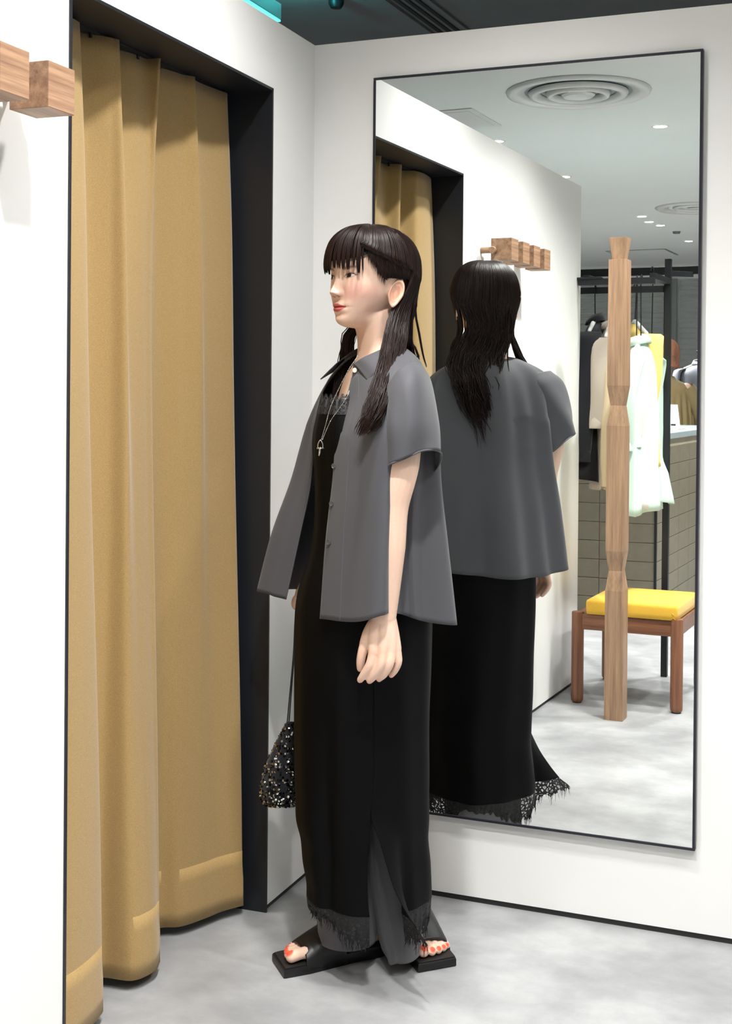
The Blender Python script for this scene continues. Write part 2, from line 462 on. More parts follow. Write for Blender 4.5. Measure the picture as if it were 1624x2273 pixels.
# rectangular slot vent by the wall top, access hatch further back, two tiny sensors
c = mz(1030, 262, CEIL)
t = thing('slot_vent', (c[0], c[1], CEIL), 'rectangular ceiling vent just above the white wall top in mirror', 'air vent')
MB().box((c[0] - .12, c[1] - .24, CEIL - .006), (c[0] + .12, c[1] + .22, CEIL - .0005)).build('vent_plate', MAT['white_metal'], t, bevel=.002)
MB().box((c[0] - .09, c[1] - .20, CEIL - .008), (c[0] + .09, c[1] + .18, CEIL - .006)).build('slot', MAT['white_metal'], t, bevel=.001)
c = mz(1425, 561, CEIL)
t = thing('ceiling_hatch', (c[0], c[1], CEIL), 'square flush access hatch in the ceiling beyond the oak post', 'hatch')
MB().box((c[0] - .3, c[1] - .3, CEIL - .004), (c[0] + .3, c[1] + .3, CEIL - .0005)).build('hatch_frame', MAT['alu'], t)
MB().box((c[0] - .28, c[1] - .28, CEIL - .006), (c[0] + .28, c[1] + .28, CEIL - .004)).build('hatch_panel', MAT['ceil'], t)
for (px, py), lab in (((1501, 514), 'tiny square ceiling sensor below the cluster of downlights'), ((1500, 594), 'tiny square ceiling sensor above the black rack bar')):
    c = mz(px, py, CEIL)
    o = MB().lathe([(.03, -.018), (.035, -.002), (.035, -.0005)][::1], 16, (c[0], c[1], CEIL)).build('ceiling_sensor', MAT['sign_grey'], smooth=True, auto=40)
    tag(o, lab, 'sensor')
# linear grooves in the charcoal ceiling and a small black spot head
gr = thing('ceiling_slots', (-.25, 2.0, CEIL), 'dark linear slots running across the charcoal ceiling above the wall', 'ceiling slot')
a0, a1 = zpl(855, 0, CEIL), zpl(960, 75, CEIL); b1 = zpl(1045, 66, CEIL)
dirv = (a1 - a0)/np.linalg.norm(a1 - a0); side = np.array([dirv[1], -dirv[0], 0]); wid = abs((b1 - a1) @ side)
for k, (f0, f1, mt) in enumerate(((0, .08, 'dark_ceil'), (.2, .3, 'groove'), (.42, .52, 'groove'), (.64, .74, 'groove'), (.92, 1.0, 'dark_ceil'))):
    m0 = a0 - dirv*.5 + side*wid*(f0 + f1)/2
    ctr = m0 + dirv*1.2
    MB().obox(ctr + np.array([0, 0, -.006 if mt == 'dark_ceil' else -.003]), dirv, side, (0, 0, 1), 1.2, wid*(f1 - f0)/2, .005 if mt == 'dark_ceil' else .002).build('slot' if mt == 'groove' else 'slot_lip', MAT[mt], gr)
c = zpl(746, -4, CEIL)
o = MB().lathe([(.0005, 0), (.028, 0), (.028, -.02), (.02, -.035), (.0005, -.035)][::-1], 20, (c[0], c[1], CEIL)).build('black_spot_head', MAT['black_metal'], smooth=True, auto=40)
tag(o, 'small black sprinkler head on the charcoal ceiling', 'sprinkler')
# hanging sign with turquoise lit edge, behind the left wall
q = V(617, 49, 4.55); q2 = V(617, 33, 4.55)
sg = thing('hanging_sign', (q[0], q[1] - .2, q[2]), 'hanging light sign with glowing turquoise lower edge above the wall', 'sign')
hh = (q2[2] - q[2])
MB().box((q[0] - .012, q[1] - .42, q[2] + .006), (q[0] + .012, q[1], q[2] + .060)).build('sign_panel', MAT['sign_grey'], sg, bevel=.002)
MB().box((q[0] - .010, q[1] - .415, q[2]), (q[0] + .010, q[1] - .002, q[2] + .0055)).build('light_edge', MAT['turq'], sg)
MB().tube([(q[0], q[1] - .36, q[2] + .058), (q[0], q[1] - .36, CEIL)], .005, 8).build('hanger_rod', MAT['alu'], sg, smooth=True)
L = bpy.data.lights.new('sign_glow', 'AREA'); L.shape = 'RECTANGLE'; L.size = .4; L.size_y = .05; L.energy = 9; L.color = (.12, .9, .95)
o = bpy.data.objects.new('sign_lamp', L); COL.objects.link(o); o.parent = sg; o.location = (0.03, 0.0, .072); o.rotation_euler = (math.pi, 0, math.pi/2)

# ------------------------------------------------------------------ oak post (coat stand) seen in the mirror
pc = np.array([.2945, -1.925]); hw = .0345
t = thing('coat_post', (pc[0], pc[1], 0), 'tall carved square oak post standing in front of the yellow stool', 'coat stand')
def pz(py): return Vm(1365, py, 4.87)[2]
prof = [(0, hw), (pz(1310), hw), (pz(1266), hw*.70), (pz(1222), hw), (pz(945), hw), (pz(900), hw*.70), (pz(856), hw), (pz(577), hw*.98)]
mb = MB(); mb.rings([[(pc[0] - h, pc[1] - h, z), (pc[0] + h, pc[1] - h, z), (pc[0] + h, pc[1] + h, z), (pc[0] - h, pc[1] + h, z)] for z, h in prof])
mb.build('shaft', MAT['postwood'], t, bevel=.001)
mb = MB(); mb.rings([[(pc[0] - h, pc[1] - h, z), (pc[0] + h, pc[1] - h, z), (pc[0] + h, pc[1] + h, z), (pc[0] - h, pc[1] + h, z)] for z, h in ((pz(577), hw*.66), (pz(529), hw*.97))])
mb.build('flared_top', MAT['postwood'], t, bevel=.001)

# ------------------------------------------------------------------ stool
t = thing('stool', (.29, -2.28, 0), 'low brown wooden stool with a yellow cushion beside the oak post', 'stool')
LX, RX, FY, RY = .098, .478, -2.115, -2.58
for x in (LX, RX):
    for y in (FY, RY):
        MB().lathe([(.018, .004), (.0225, .010), (.0235, .02), (.0235, .346), (.022, .351)], 28, (x, y, 0)).build('leg', MAT['stoolwood'], t, smooth=True, auto=40)
        MB().lathe([(.0005, 0), (.017, 0), (.017, .0042), (.0005, .0042)], 20, (x, y, 0)).build('foot_pad', MAT['black_metal'], t)
for lo, hi in (((LX + .018, FY - .011, .285), (RX - .018, FY + .011, .344)), ((LX + .018, RY - .011, .285), (RX - .018, RY + .011, .344)),
               ((LX - .011, RY + .018, .285), (LX + .011, FY - .018, .344)), ((RX - .011, RY + .018, .285), (RX + .011, FY - .018, .344))):
    MB().box(lo, hi).build('apron', MAT['stoolwood_x'], t, bevel=.002)
MB().box((LX + .005, RY + .005, .336), (RX - .005, FY - .005, .3445)).build('seat_board', MAT['stoolwood_x'], t, bevel=.001)
def cushion(x0, x1, y0, y1, z0, z1):
    rs = []
    for z, ins, cr_ in ((z0, .006, .006), (z0 + .003, .001, .008), (z0 + .02, 0, .008), (z1 - .012, 0, .008), (z1 - .003, .002, .008), (z1, .009, .008), (z1 + .002, .05, .012), (z1 + .003, .13, .02)):
        ring = []
        for cx0, cy0, a0 in ((x1, y1, 0), (x0, y1, 90), (x0, y0, 180), (x1, y0, 270)):
            sx = -1 if cx0 == x1 else 1; sy = -1 if cy0 == y1 else 1
            for k in range(5):
                a = math.radians(a0 + k*22.5)
                ring.append((cx0 + sx*(ins + cr_) + cr_*math.cos(a), cy0 + sy*(ins + cr_) + cr_*math.sin(a), z))
        rs.append(ring)
    mb = MB(); mb.rings(rs); return mb
cu_ = cushion(LX + .035, RX + .005, RY + .09, FY + .018, .3455, .402).build('cushion', MAT['yellow'], t, smooth=True)
MB().tube([(RX - .002, FY + .02, .35), (RX - .012, FY + .019, .358), (RX - .006, FY + .0195, .366), (RX - .016, FY + .019, .374)], .0018, 6).build('corner_seam', MAT['yellow'], cu_, smooth=True)

# ------------------------------------------------------------------ black clothes rack
PX, PY, BW = .302, -2.735, .013
rk = thing('clothes_rack', (.15, -2.6, 0), 'black metal clothes rack holding shirts behind the stool', 'clothes rack')
RZ = 1.655
def bar(name, a, b, h=.013, v=.013):
    a, b = np.asarray(a, float), np.asarray(b, float); d = b - a; L_ = np.linalg.norm(d); d /= L_
    if abs(d[2]) > .9: s1, s2 = np.array([1., 0, 0]), np.array([0, 1., 0])
    else:
        s1 = np.cross(d, (0, 0, 1.)); s1 /= np.linalg.norm(s1); s2 = np.array([0, 0, 1.])
    MB().obox((a + b)/2, d, s1, s2, L_/2, h, v).build(name, MAT['black_metal'], rk, bevel=.001)
bar('post', (PX, PY, 0), (PX, PY, 1.76))
bar('post', (-.42, PY, 0), (-.42, PY, 1.70))
bar('hanging_rail', (-.405, PY + .03, 1.632), (PX - .013, PY + .03, 1.632), .012, .014)
bar('front_rail', (.004, -2.42, 1.645), (PX + .013, -2.42, 1.645), .012, .013)
bar('side_rail', (PX, -2.433 - .0, 1.665), (PX, PY + .014, 1.665), .012, .012)
bar('side_rail', (.02, -2.47, 1.668), (.02, PY + .014, 1.668), .012, .012)
bar('top_rail', (-.30, PY - .5, 1.755), (1.3, PY - .5, 1.755), .014, .018)
bar('post', (1.3, PY - .5, 0), (1.3, PY - .5, 1.78))
bar('post', (-.30, PY - .5, 0), (-.30, PY - .5, 1.86))
bar('top_rail', (PX, PY - .014, 1.70), (PX, PY - .486, 1.735), .012, .012)
bar('wall_bracket', (.001, -2.42, 1.66), (.10, -2.42, 1.66), .02, .004)

def garment(name, label, cat, x, y, ztop, zbot, ang, sw, mat, sleeve=.55, th=.05, collar=True, open_front=False, zr=1.632, inner=None, flare=1.12, group=None, collar_mat=None):
    """a garment on a hanger: ang = direction of the shoulder line in degrees"""
    g = thing(name, (x, y, zbot), label, cat, group)
    a = math.radians(ang); d = np.array([math.cos(a), math.sin(a), 0]); n = np.array([-d[1], d[0], 0])
    c0 = np.array([x, y, 0])
    # body
    rows = []; H = ztop - zbot
    levels = [(0.0, .18, .4), (.02, .26, .55), (.075, .62, .8), (.15, .95, 1.0), (.25, 1.0, 1.1), (.5, 1.02, 1.15), (.75, 1.06, 1.25), (1.0, flare, 1.4)]
    ph = rng.uniform(0, 6)
    for u, wf, tf in levels:
        ring = []
        for k in range(40):
            q = k*2*math.pi/40
            cc, ss = math.cos(q), math.sin(q)
            X = sw/2*wf*math.copysign(abs(cc)**.75, cc); Y = th*tf*math.copysign(abs(ss)**.8, ss)
            Y += .014*u*math.sin(5*q + ph) + .008*u*math.sin(9*q + 2*ph)
            z = ztop - u*H + (.008*math.sin(3*q + ph) if u > .9 else 0)
            ring.append(c0 + d*X + n*Y + np.array([0, 0, z]))
        rows.append(ring)
    G = np.swapaxes(crom_closed(np.swapaxes(crom(np.array(rows), 40), 0, 1), 80), 0, 1)
    grid_mb(G, True).build('body', mat, g, smooth=True, solid=.003)
    if inner:
        Gi = G.copy(); Gi[:, :, :2] = c0[:2] + (G[:, :, :2] - c0[:2])*.86
        grid_mb(Gi[2:36], True).build('lining', inner, g, smooth=True)
    # sleeves
    for s in (-1, 1) if sleeve else ():
        sh = c0 + d*s*sw*.45 + np.array([0, 0, ztop - .07*H - .005])
        Ls = sleeve*H
        pts = [sh + d*s*.0, sh + d*s*.035 + np.array([0, 0, -.10*Ls]), sh + d*s*.05 + n*.01 + np.array([0, 0, -.45*Ls]), sh + d*s*.045 + n*.018 + np.array([0, 0, -.8*Ls]), sh + d*s*.04 + n*.02 + np.array([0, 0, -Ls])]
        P = crom(pts, 24)
        rr_ = np.interp(np.linspace(0, 1, 24), [0, .1, .5, .9, 1], [.05, .058, .05, .04, .038])
        rs = []
        for i, p_ in enumerate(P):
            ring = []
            for k in range(20):
                q = k*2*math.pi/20
                r_ = rr_[i]*(1 + .10*math.sin(3*q + i*.35 + ph))
                ring.append(p_ + d*r_*.55*math.cos(q) + n*r_*math.sin(q))
            rs.append(ring)
        mb = MB(); mb.rings(rs, True, True, False); sl = mb.build('sleeve', mat, g, smooth=True)
        cf = P[-1]
        rs = [[cf + np.array([0, 0, zz]) + d*.0225*math.cos(q) + n*.0395*math.sin(q) for q in np.arange(20)*2*math.pi/20] for zz in (.045, 0, -.004)]
        mb = MB(); mb.rings(rs, True, False, False); mb.build('cuff', mat, sl, smooth=True, solid=.002)
    if collar:
        rs = [[c0 + d*rx*math.cos(q) + n*ry*math.sin(q) + np.array([0, 0, ztop + zz - .01*math.sin(q)]) for q in np.arange(28)*2*math.pi/28] for rx, ry, zz in ((.040, .028, .022), (.043, .031, .026), (.060, .042, -.006))]
        mb = MB(); mb.rings(rs, True, False, False); mb.build('collar', collar_mat or mat, g, smooth=True, solid=.003)
    # hanger
    hg = MB().tube([c0 + d*-sw*.40 + np.array([0, 0, ztop - .055*H - .012]), c0 + np.array([0, 0, ztop + .012]), c0 + d*sw*.40 + np.array([0, 0, ztop - .055*H - .012])], [.008, .011, .008], 8).build('hanger', MAT['card'], g, smooth=True)
    hk = [c0 + np.array([0, 0, ztop + .012]), c0 + np.array([0, 0, (ztop + zr)/2]) + d*.006, c0 + np.array([0, 0, zr - .01]) + d*.012, c0 + np.array([0, 0, zr + .014]) + d*.016 , c0 + np.array([0, 0, zr + .028]), c0 + np.array([0, 0, zr + .014]) - d*.018]
    MB().tube(crom(hk, 26), .0026, 6).build('hook', MAT['black_metal'], hg, smooth=True)
    return g
YR = PY + .03
garment('hanging_jacket', 'black jacket on a hanger beside the end of the white wall', 'jacket', -.002, YR, 1.50, .83, 84, .40, MAT['black_cloth'], th=.045, sleeve=.8)
garment('hanging_shirt', 'greige shirt hanging between the black jacket and the oak post', 'shirt', .062, YR, 1.475, .80, 82, .40, MAT['beige'], th=.035)
garment('hanging_shirt', 'cream long sleeved shirt hanging just left of the oak post', 'shirt', .112, YR - .005, 1.42, .80, 80, .42, MAT['cream'], th=.035, sleeve=.9)
garment('hanging_knit', 'yellow top on a hanger behind the mint shirts', 'top', .170, YR, 1.485, .90, 56, .34, MAT['yellow_knit'], th=.05, collar=False)
garment('hanging_shirt', 'off white striped shirt hanging between two mint shirts', 'shirt', .225, -2.50, 1.40, .74, 76, .38, MAT['offwhite'], th=.04, zr=1.645)
garment('hanging_shirt', 'pale mint shirt hanging nearest the oak post', 'shirt', .252, -2.46, 1.395, .72, 90, .38, MAT['mint'], th=.05, zr=1.645, inner=MAT['offwhite'])
garment('hanging_shirt', 'pale mint shirt hanging rightmost against the black rack post', 'shirt', .215, -2.82, 1.36, .74, 58, .24, MAT['mint'], th=.03, zr=1.71, flare=1.7, sleeve=0)

# ------------------------------------------------------------------ tiled counter
CX, CY, CH = -.023, -4.05, .945
ct = thing('tiled_counter', (-.6, -4.6, 0), 'taupe tiled shop counter behind the clothes rack', 'counter')
MB().box((-1.9, CY - .5, 0), (CX - .008, CY - .008, CH)).build('carcass', MAT['grout'], ct)
MB().box((-.60, -6.1, 0), (CX - .008, CY - .5, CH)).build('carcass', MAT['grout'], ct)
def tile_mesh(lo, hi):
    return MB().box(lo, hi)
TH, TW = .0965, .30
tiles = {}
def tile_obj(key, dims, loc):
    if key not in tiles:
        o = MB().box((0, 0, 0), dims).build('tile', MAT['tile'], None, bevel=.0012, seg=1); tiles[key] = o.data
        o.parent = ct
    else:
        o = bpy.data.objects.new('tile', tiles[key]); COL.objects.link(o); o.parent = ct
        m = o.modifiers.new('bevel', 'BEVEL'); m.width = .0012; m.segments = 1
    o.location = np.array(loc) - np.array(ct.location)
for r in range(9):
    z = .012 + r*(TH + .003)
    for k in range(6):
        tile_obj('front', (TW - .003, .008, TH), (CX - (k + 1)*TW, CY - .008, z))
    for k in range(7):
        tile_obj('side', (.008, .29 - .003, TH), (CX - .008, CY - (k + 1)*.29, z))
MB().box((-1.92, CY - .52, CH + .001), (CX + .012, CY + .012, CH + .035)).build('counter_top', MAT['stone'], ct, bevel=.003)
MB().box((-.62, -6.12, CH + .001), (CX + .012, CY - .52, CH + .035)).build('counter_top', MAT['stone'], ct, bevel=.003)
MB().box((CX - .009, CY - .009, 0), (CX + .004, CY + .004, CH)).build('corner_trim', MAT['black_metal'], ct)
# card stand on the counter
c = mz(1497, 952, CH + .035)
t = thing('card_stand', c, 'white tilted card stand on the counter top', 'display')
MB().box((c[0] - .08, c[1] - .06, c[2] + .001), (c[0] + .05, c[1] + .05, c[2] + .009)).build('base', MAT['card'], t, bevel=.002)
MB().hexa([(c[0] - .075, c[1] + .02, c[2] + .009), (c[0] + .035, c[1] + .02, c[2] + .009), (c[0] + .035, c[1] + .01, c[2] + .009), (c[0] - .075, c[1] + .01, c[2] + .009),
           (c[0] - .075, c[1] - .02, c[2] + .145), (c[0] + .01, c[1] - .02, c[2] + .145), (c[0] + .01, c[1] - .03, c[2] + .145), (c[0] - .075, c[1] - .03, c[2] + .145)]).build('card', MAT['card'], t, bevel=.001)
MB().box((c[0] - .02, c[1] + .021, c[2] + .02), (c[0] + .01, c[1] + .023, c[2] + .03)).build('clip', MAT['black_metal'], t)

# ------------------------------------------------------------------ shutters behind the counter
SY = -11.7
w1 = thing('window_1', (-1.6, SY, 0), '', ''); w1['kind'] = 'structure'
for k in ('label', 'category'): del w1[k]
x0, x1 = -3.4, -.6
MB().box((x0 - .4, SY - .2, 2.44), (x1 + .4, SY - .05, CEIL)).build('bulkhead', MAT['ceil'], w1)
MB().box((x0 - .4, SY - .22, 0), (x1 + .4, SY - .14, .9)).build('dado', MAT['tile'], w1)
slat = None
for k in range(26):
    z = .905 + k*.0590
    for xa, xb in ((-3.4, -1.56), (-1.47, -.6)):
        key = ('s', xa)
        if key not in tiles:
            o = MB().hexa([(xa, SY - .1, 0), (xb, SY - .1, 0), (xb, SY - .092, 0), (xa, SY - .092, 0), (xa, SY - .125, .05), (xb, SY - .125, .05), (xb, SY - .117, .05), (xa, SY - .117, .05)]).build('slat', MAT['slat'])
            tiles[key] = o.data
        else:
            o = bpy.data.objects.new('slat', tiles[key]); COL.objects.link(o)
        o.parent = w1; o.location = (-w1.location[0], -w1.location[1], z)
for xa in (-3.43, -1.515, -.57):
    MB().box((xa - .03, SY - .13, 0), (xa + .03, SY - .02, 2.44)).build('mullion', MAT['alu'], w1, bevel=.002)
for xa, xb in ((-3.4, -1.545), (-1.485, -.6)):
    MB().box((xa, SY - .05, .9), (xb, SY - .044, 2.44)).build('pane', MAT['glass'], w1)
MB().tube([(-1.62, SY - .03, .95), (-1.62, SY - .03, 2.4)], .006, 6).build('bead_chain', MAT['black_metal'], w1)

# ------------------------------------------------------------------ grey shirt on display and shop clerk
d = 10.7
a = Vm(1545, 800, d)
garment('hanging_shirt', 'grey blue shirt on display cut off by the right mirror edge', 'shirt', a[0] + .02, a[1], Vm(1545, 808, d)[2], Vm(1530, 938, d)[2], -25, .30, MAT['greyblue'], th=.07, sleeve=.6, zr=Vm(1545, 808, d)[2] + .09)
# =================================================================== people
def attr_skin(name, rough=.48, sss=.12):
    m, nt, b = new_mat(name)
    at = nt.nodes.new('ShaderNodeAttribute'); at.attribute_name = 'skin'
    n = noise(nt, coords(nt), 260, 3)
    mix = nt.nodes.new('ShaderNodeMix'); mix.data_type = 'RGBA'; mix.blend_type = 'MULTIPLY'
    mix.inputs[0].default_value = .12
    nt.links.new(at.outputs['Color'], mix.inputs[6]); nt.links.new(n, mix.inputs[7])
    nt.links.new(mix.outputs[2], b.inputs['Base Color'])
    b.inputs['Roughness'].default_value = rough; b.inputs['Specular IOR Level'].default_value = .35
    b.inputs['Subsurface Weight'].default_value = sss; b.inputs['Subsurface Radius'].default_value = (.9, .35, .2); b.inputs['Subsurface Scale'].default_value = .006
    bump(nt, b, n, .06, .0004)
    return m
MAT['skin'] = attr_skin('skin')
def hair_mat(name, root, tip):
    m, nt, b = new_mat(name)
    vec = coords(nt, (220, 220, 6))
    f = noise(nt, vec, 1.0, 3)
    nt.links.new(ramp(nt, f, [(.3, lin(*root)), (.7, lin(*tip))]), b.inputs['Base Color'])
    b.inputs['Roughness'].default_value = .38; b.inputs['Specular IOR Level'].default_value = .22
    return m
MAT['hair'] = hair_mat('dark_brown_hair', (16, 9, 7), (38, 21, 16))
MAT['hair_tip'] = MAT['hair']
MAT['bob'] = hair_mat('auburn_hair', (166, 112, 90), (206, 146, 118))
SKIN = np.array(lin(241, 205, 183)[:3])

def remesh(mb, voxel, smooth=4):
    me = bpy.data.meshes.new('tmp'); me.from_pydata(mb.v, [], mb.f)
    bm = bmesh.new(); bm.from_mesh(me); bmesh.ops.recalc_face_normals(bm, faces=bm.faces); bm.to_mesh(me); bm.free()
    o = bpy.data.objects.new('tmp', me); COL.objects.link(o)
    m = o.modifiers.new('r', 'REMESH'); m.mode = 'VOXEL'; m.voxel_size = voxel
    s = o.modifiers.new('s', 'SMOOTH'); s.factor = .5; s.iterations = smooth
    dg = bpy.context.evaluated_depsgraph_get(); dg.update()
    ev = o.evaluated_get(dg).to_mesh()
    n = len(ev.vertices); co = np.empty(n*3, 'f'); ev.vertices.foreach_get('co', co); co = co.reshape(-1, 3).astype(float)
    fs = [tuple(p.vertices) for p in ev.polygons]
    o.evaluated_get(dg).to_mesh_clear()
    bpy.data.objects.remove(o); bpy.data.meshes.remove(me)
    return co, fs
def limb(mb, pts, rad, n=14, k=None):
    P = crom(pts, k or (len(pts)*4)); r = np.interp(np.linspace(0, 1, len(P)), np.linspace(0, 1, len(rad)), rad)
    mb.tube(P, r, n)
    mb.ball(P[0], r[0]*.98, n=n); mb.ball(P[-1], r[-1]*.98, n=n)

class Frame:
    """head / torso frame: c origin at eye height, forward F, left L"""
    def __init__(self, c, theta, fh, rt):
        self.c = np.asarray(c, float); a = math.radians(theta)
        self.F = -math.sin(a)*rt - math.cos(a)*fh
        self.L = math.cos(a)*rt - math.sin(a)*fh
    def __call__(self, l, f, h):
        return self.c + self.L*l + self.F*f + np.array([0, 0, h])
FH = np.array([-math.sin(YAW), math.cos(YAW), 0.0])

# rows: hF hB F B W twist
HEAD = np.array([
    [.1005, .1005, .0005, .0005, .0005, 0], [.0995, .0995, .020, .024, .020, 0], [.0955, .095, .040, .048, .038, 0], [.086, .084, .058, .068, .053, 0],
    [.070, .066, .0735, .085, .065, 0], [.050, .045, .0815, .094, .0715, 0], [.030, .025, .0845, .096, .0735, 0], [.014, .010, .0845, .095, .0735, 0],
    [.000, -.002, .0825, .092, .0725, 0], [-.016, -.010, .0820, .087, .071, 0], [-.032, -.015, .0815, .081, .0685, 0], [-.048, -.018, .0815, .075, .0645, 0],
    [-.062, -.020, .0820, .070, .059, 0], [-.076, -.021, .0805, .067, .053, 0], [-.088, -.022, .0785, .065, .0465, 0], [-.0975, -.024, .072, .064, .0415, 0],
    [-.103, -.027, .060, .063, .039, 0], [-.1045, -.032, .045, .062, .0395, 0.05], [-.106, -.040, .032, .062, .042, .1], [-.112, -.055, .025, .063, .0445, .2],
    [-.128, -.080, .0215, .066, .046, .4], [-.150, -.108, .0215, .069, .0475, .6], [-.170, -.132, .026, .070, .052, .8], [-.186, -.155, .036, .074, .066, 1],
    [-.202, -.182, .046, .076, .084, 1], [-.224, -.208, .054, .080, .104, 1], [-.255, -.245, .062, .082, .116, 1], [-.30, -.30, .074, .084, .118, 1],
    [-.36, -.36, .092, .098, .138, 1], [-.43, -.43, .080, .090, .126, 1], [-.53, -.53, .068, .086, .112, 1], [-.62, -.62, .072, .090, .112, 1],
    [-.72, -.72, .072, .095, .118, 1], [-.80, -.80, .066, .090, .114, 1], [-.84, -.84, .03, .05, .06, 1]])
def head_rows(fr):
    return np.array([np.interp(fr, np.arange(len(HEAD)), HEAD[:, j]) for j in range(6)]).T if False else crom_at(HEAD, fr)
def crom_at(P, t):
    k = len(P); t = np.asarray(t); i = np.clip(t.astype(int), 0, k - 2); u = (t - i)[:, None]
    g = lambda j: P[np.clip(j, 0, k - 1)]
    p0 = np.where((i == 0)[:, None], 2*g(i) - g(i + 1), g(i - 1)); p1 = g(i); p2 = g(i + 1)
    p3 = np.where((i == k - 2)[:, None], 2*g(i + 1) - g(i), g(i + 2))
    return 0.5*((2*p1) + (p2 - p0)*u + (2*p0 - 5*p1 + 4*p2 - p3)*u*u + (-p0 + 3*p1 - 3*p2 + p3)*u**3)
def head_pts(row, phi):
    """row (n,6) , phi (m) -> l, f, h arrays (n,m)"""
    c, s = np.cos(phi)[None], np.sin(phi)[None]
    F, B, Wd = row[:, 2:3], row[:, 3:4], row[:, 4:5]
    e = 2/2.25
    f = np.where(c > 0, F, B)*np.sign(c)*np.abs(c)**e
    l = Wd*np.sign(s)*np.abs(s)**e
    wf = (1 + c)/2
    h = row[:, 1:2] + (row[:, 0:1] - row[:, 1:2])*wf
    return l, f, h
def gs(x, s): return np.exp(-.5*(x/s)**2)
def face_features(l, f, h):
    """forward displacement of the face"""
    front = 1/(1 + np.exp(-(f - .035)/.008))
    al = np.abs(l)
    d = np.zeros_like(l)
    # nose: bridge, tip, wings
    ridge = np.interp(h, [-.048, -.0425, -.039, -.034, -.028, -.018, -.006, .006, .016], [0, .002, .0125, .0185, .0165, .0105, .0060, .0030, 0])
    wid = np.interp(h, [-.045, -.036, -.02, 0, .01], [.0085, .0082, .0062, .0062, .009])
    d += ridge*gs(l, wid)
    d += .0068*gs(al - .0115, .0050)*gs(h + .0365, .0048)
    d -= .0035*gs(al - .0165, .004)*gs(h + .034, .006)
    # sockets, eyeballs, lids
    d -= .0062*gs(al - .026, .013)*gs(h - .004, .009)
    d += .0045*gs(al - .0315, .0105)*gs(h + .0005, .0062)
    d += .0016*gs(al - .031, .012)*gs(h - .0068, .0018)
    d += .0020*gs(al - .030, .016)*gs(h - .020, .006)
    # cheeks
    d += .0042*gs(al - .040, .017)*gs(h + .030, .016)
    # mouth
    lipw = gs(l, .0135)
    d += .0060*lipw*gs(h + .0585, .0048)
    d += .0068*gs(l, .0125)*gs(h + .0688, .0046)
    d -= .0042*gs(l, .0150)*gs(h + .0635, .0012)
    d -= .0012*gs(l, .0022)*gs(h + .0520, .005)
    d -= .0022*gs(al - .0215, .004)*gs(h + .0635, .004)
    d -= .0030*gs(l, .014)*gs(h + .0785, .004)
    d += .0050*gs(l, .014)*gs(h + .0915, .0085)
    return d*front
def face_colour(l, f, h, base):
    col = np.tile(base, l.shape + (1,)).astype(float)
    def mixc(mask, rgb):
        c = np.array(lin(*rgb)[:3]); col[:] = col*(1 - mask[..., None]) + c*mask[..., None]
    sm = lambda x, a, b: np.clip((x - a)/(b - a), 0, 1)
    front = sm(f, .015, .03)
    al = np.abs(l)
    mixc(.42*front*gs(al - .041, .018)*gs(h + .032, .014), (222, 128, 124))
    mixc(.18*front*gs(l, .012)*gs(h + .036, .008), (215, 130, 118))
    # eyebrow
    eb = front*gs(h - (.0165 + .10*(al - .03) - 6*(al - .034)**2), .0022)*sm(al, .013, .018)*(1 - sm(al, .046, .052))
    mixc(.75*eb, (74, 50, 42))
    # eye shadow
    mixc(.35*front*gs(al - .033, .013)*gs(h - .004, .005), (150, 96, 78))
    x = (al - .0315)/.0128
    yu = .0046*np.clip(1 - x*x, 0, 1)**.6 + .0012*x; yl = -.0036*np.clip(1 - x*x, 0, 1)**.8 + .0012*x
    hh = h + .0005
    inside = sm(yu - hh, -.0003, .0003)*sm(hh - yl, -.0003, .0003)*(np.abs(x) < 1)*front
    mixc(inside*.95, (226, 214, 208))
    # gaze slightly to the front
    ir = np.hypot(al - .0312, (hh - .0006))
    mixc(inside*(1 - sm(ir, .0052, .0060)), (38, 24, 20))
    mixc(inside*(1 - sm(ir, .0022, .0028)), (8, 6, 6))
    lash = front*gs(hh - yu - .0002, .00075)*(np.abs(x) < 1.08)
    mixc(np.clip(1.3*lash, 0, 1), (30, 18, 16))
    tail = front*gs(hh - (.0012 + .25*(al - .0443)), .0008)*sm(al, .043, .0445)*(1 - sm(al, .0475, .0495))
    mixc(.8*tail, (40, 26, 22))
    mixc(.55*front*gs(hh - yl + .0002, .0006)*(np.abs(x) < 1), (110, 70, 60))
    mixc(.35*front*gs(hh - yu - .0028, .0007)*(np.abs(x) < .95), (130, 84, 68))
    # nostrils
    mixc(.9*front*gs(al - .0075, .0028)*gs(h + .0418, .0013), (70, 34, 28))
    mixc(.3*front*gs(al - .0165, .0016)*gs(h + .037, .004), (160, 100, 84))
    # lips
    xm = al/.0215
    up = -.0635 + .0088*np.clip(1 - xm**1.5, 0, 1)**.9 - .0012*gs(l, .003); lo = -.0635 - .0098*np.clip(1 - xm*xm, 0, 1)**.8
    lip = front*sm(up - h, -.0006, .0006)*sm(h - lo, -.0006, .0006)*(xm < 1)
    mixc(lip*.88, (192, 62, 68))
    mixc(front*.9*gs(h + .0635 - .001*xm, .0007)*(xm < 1.02), (88, 20, 26))
    return col

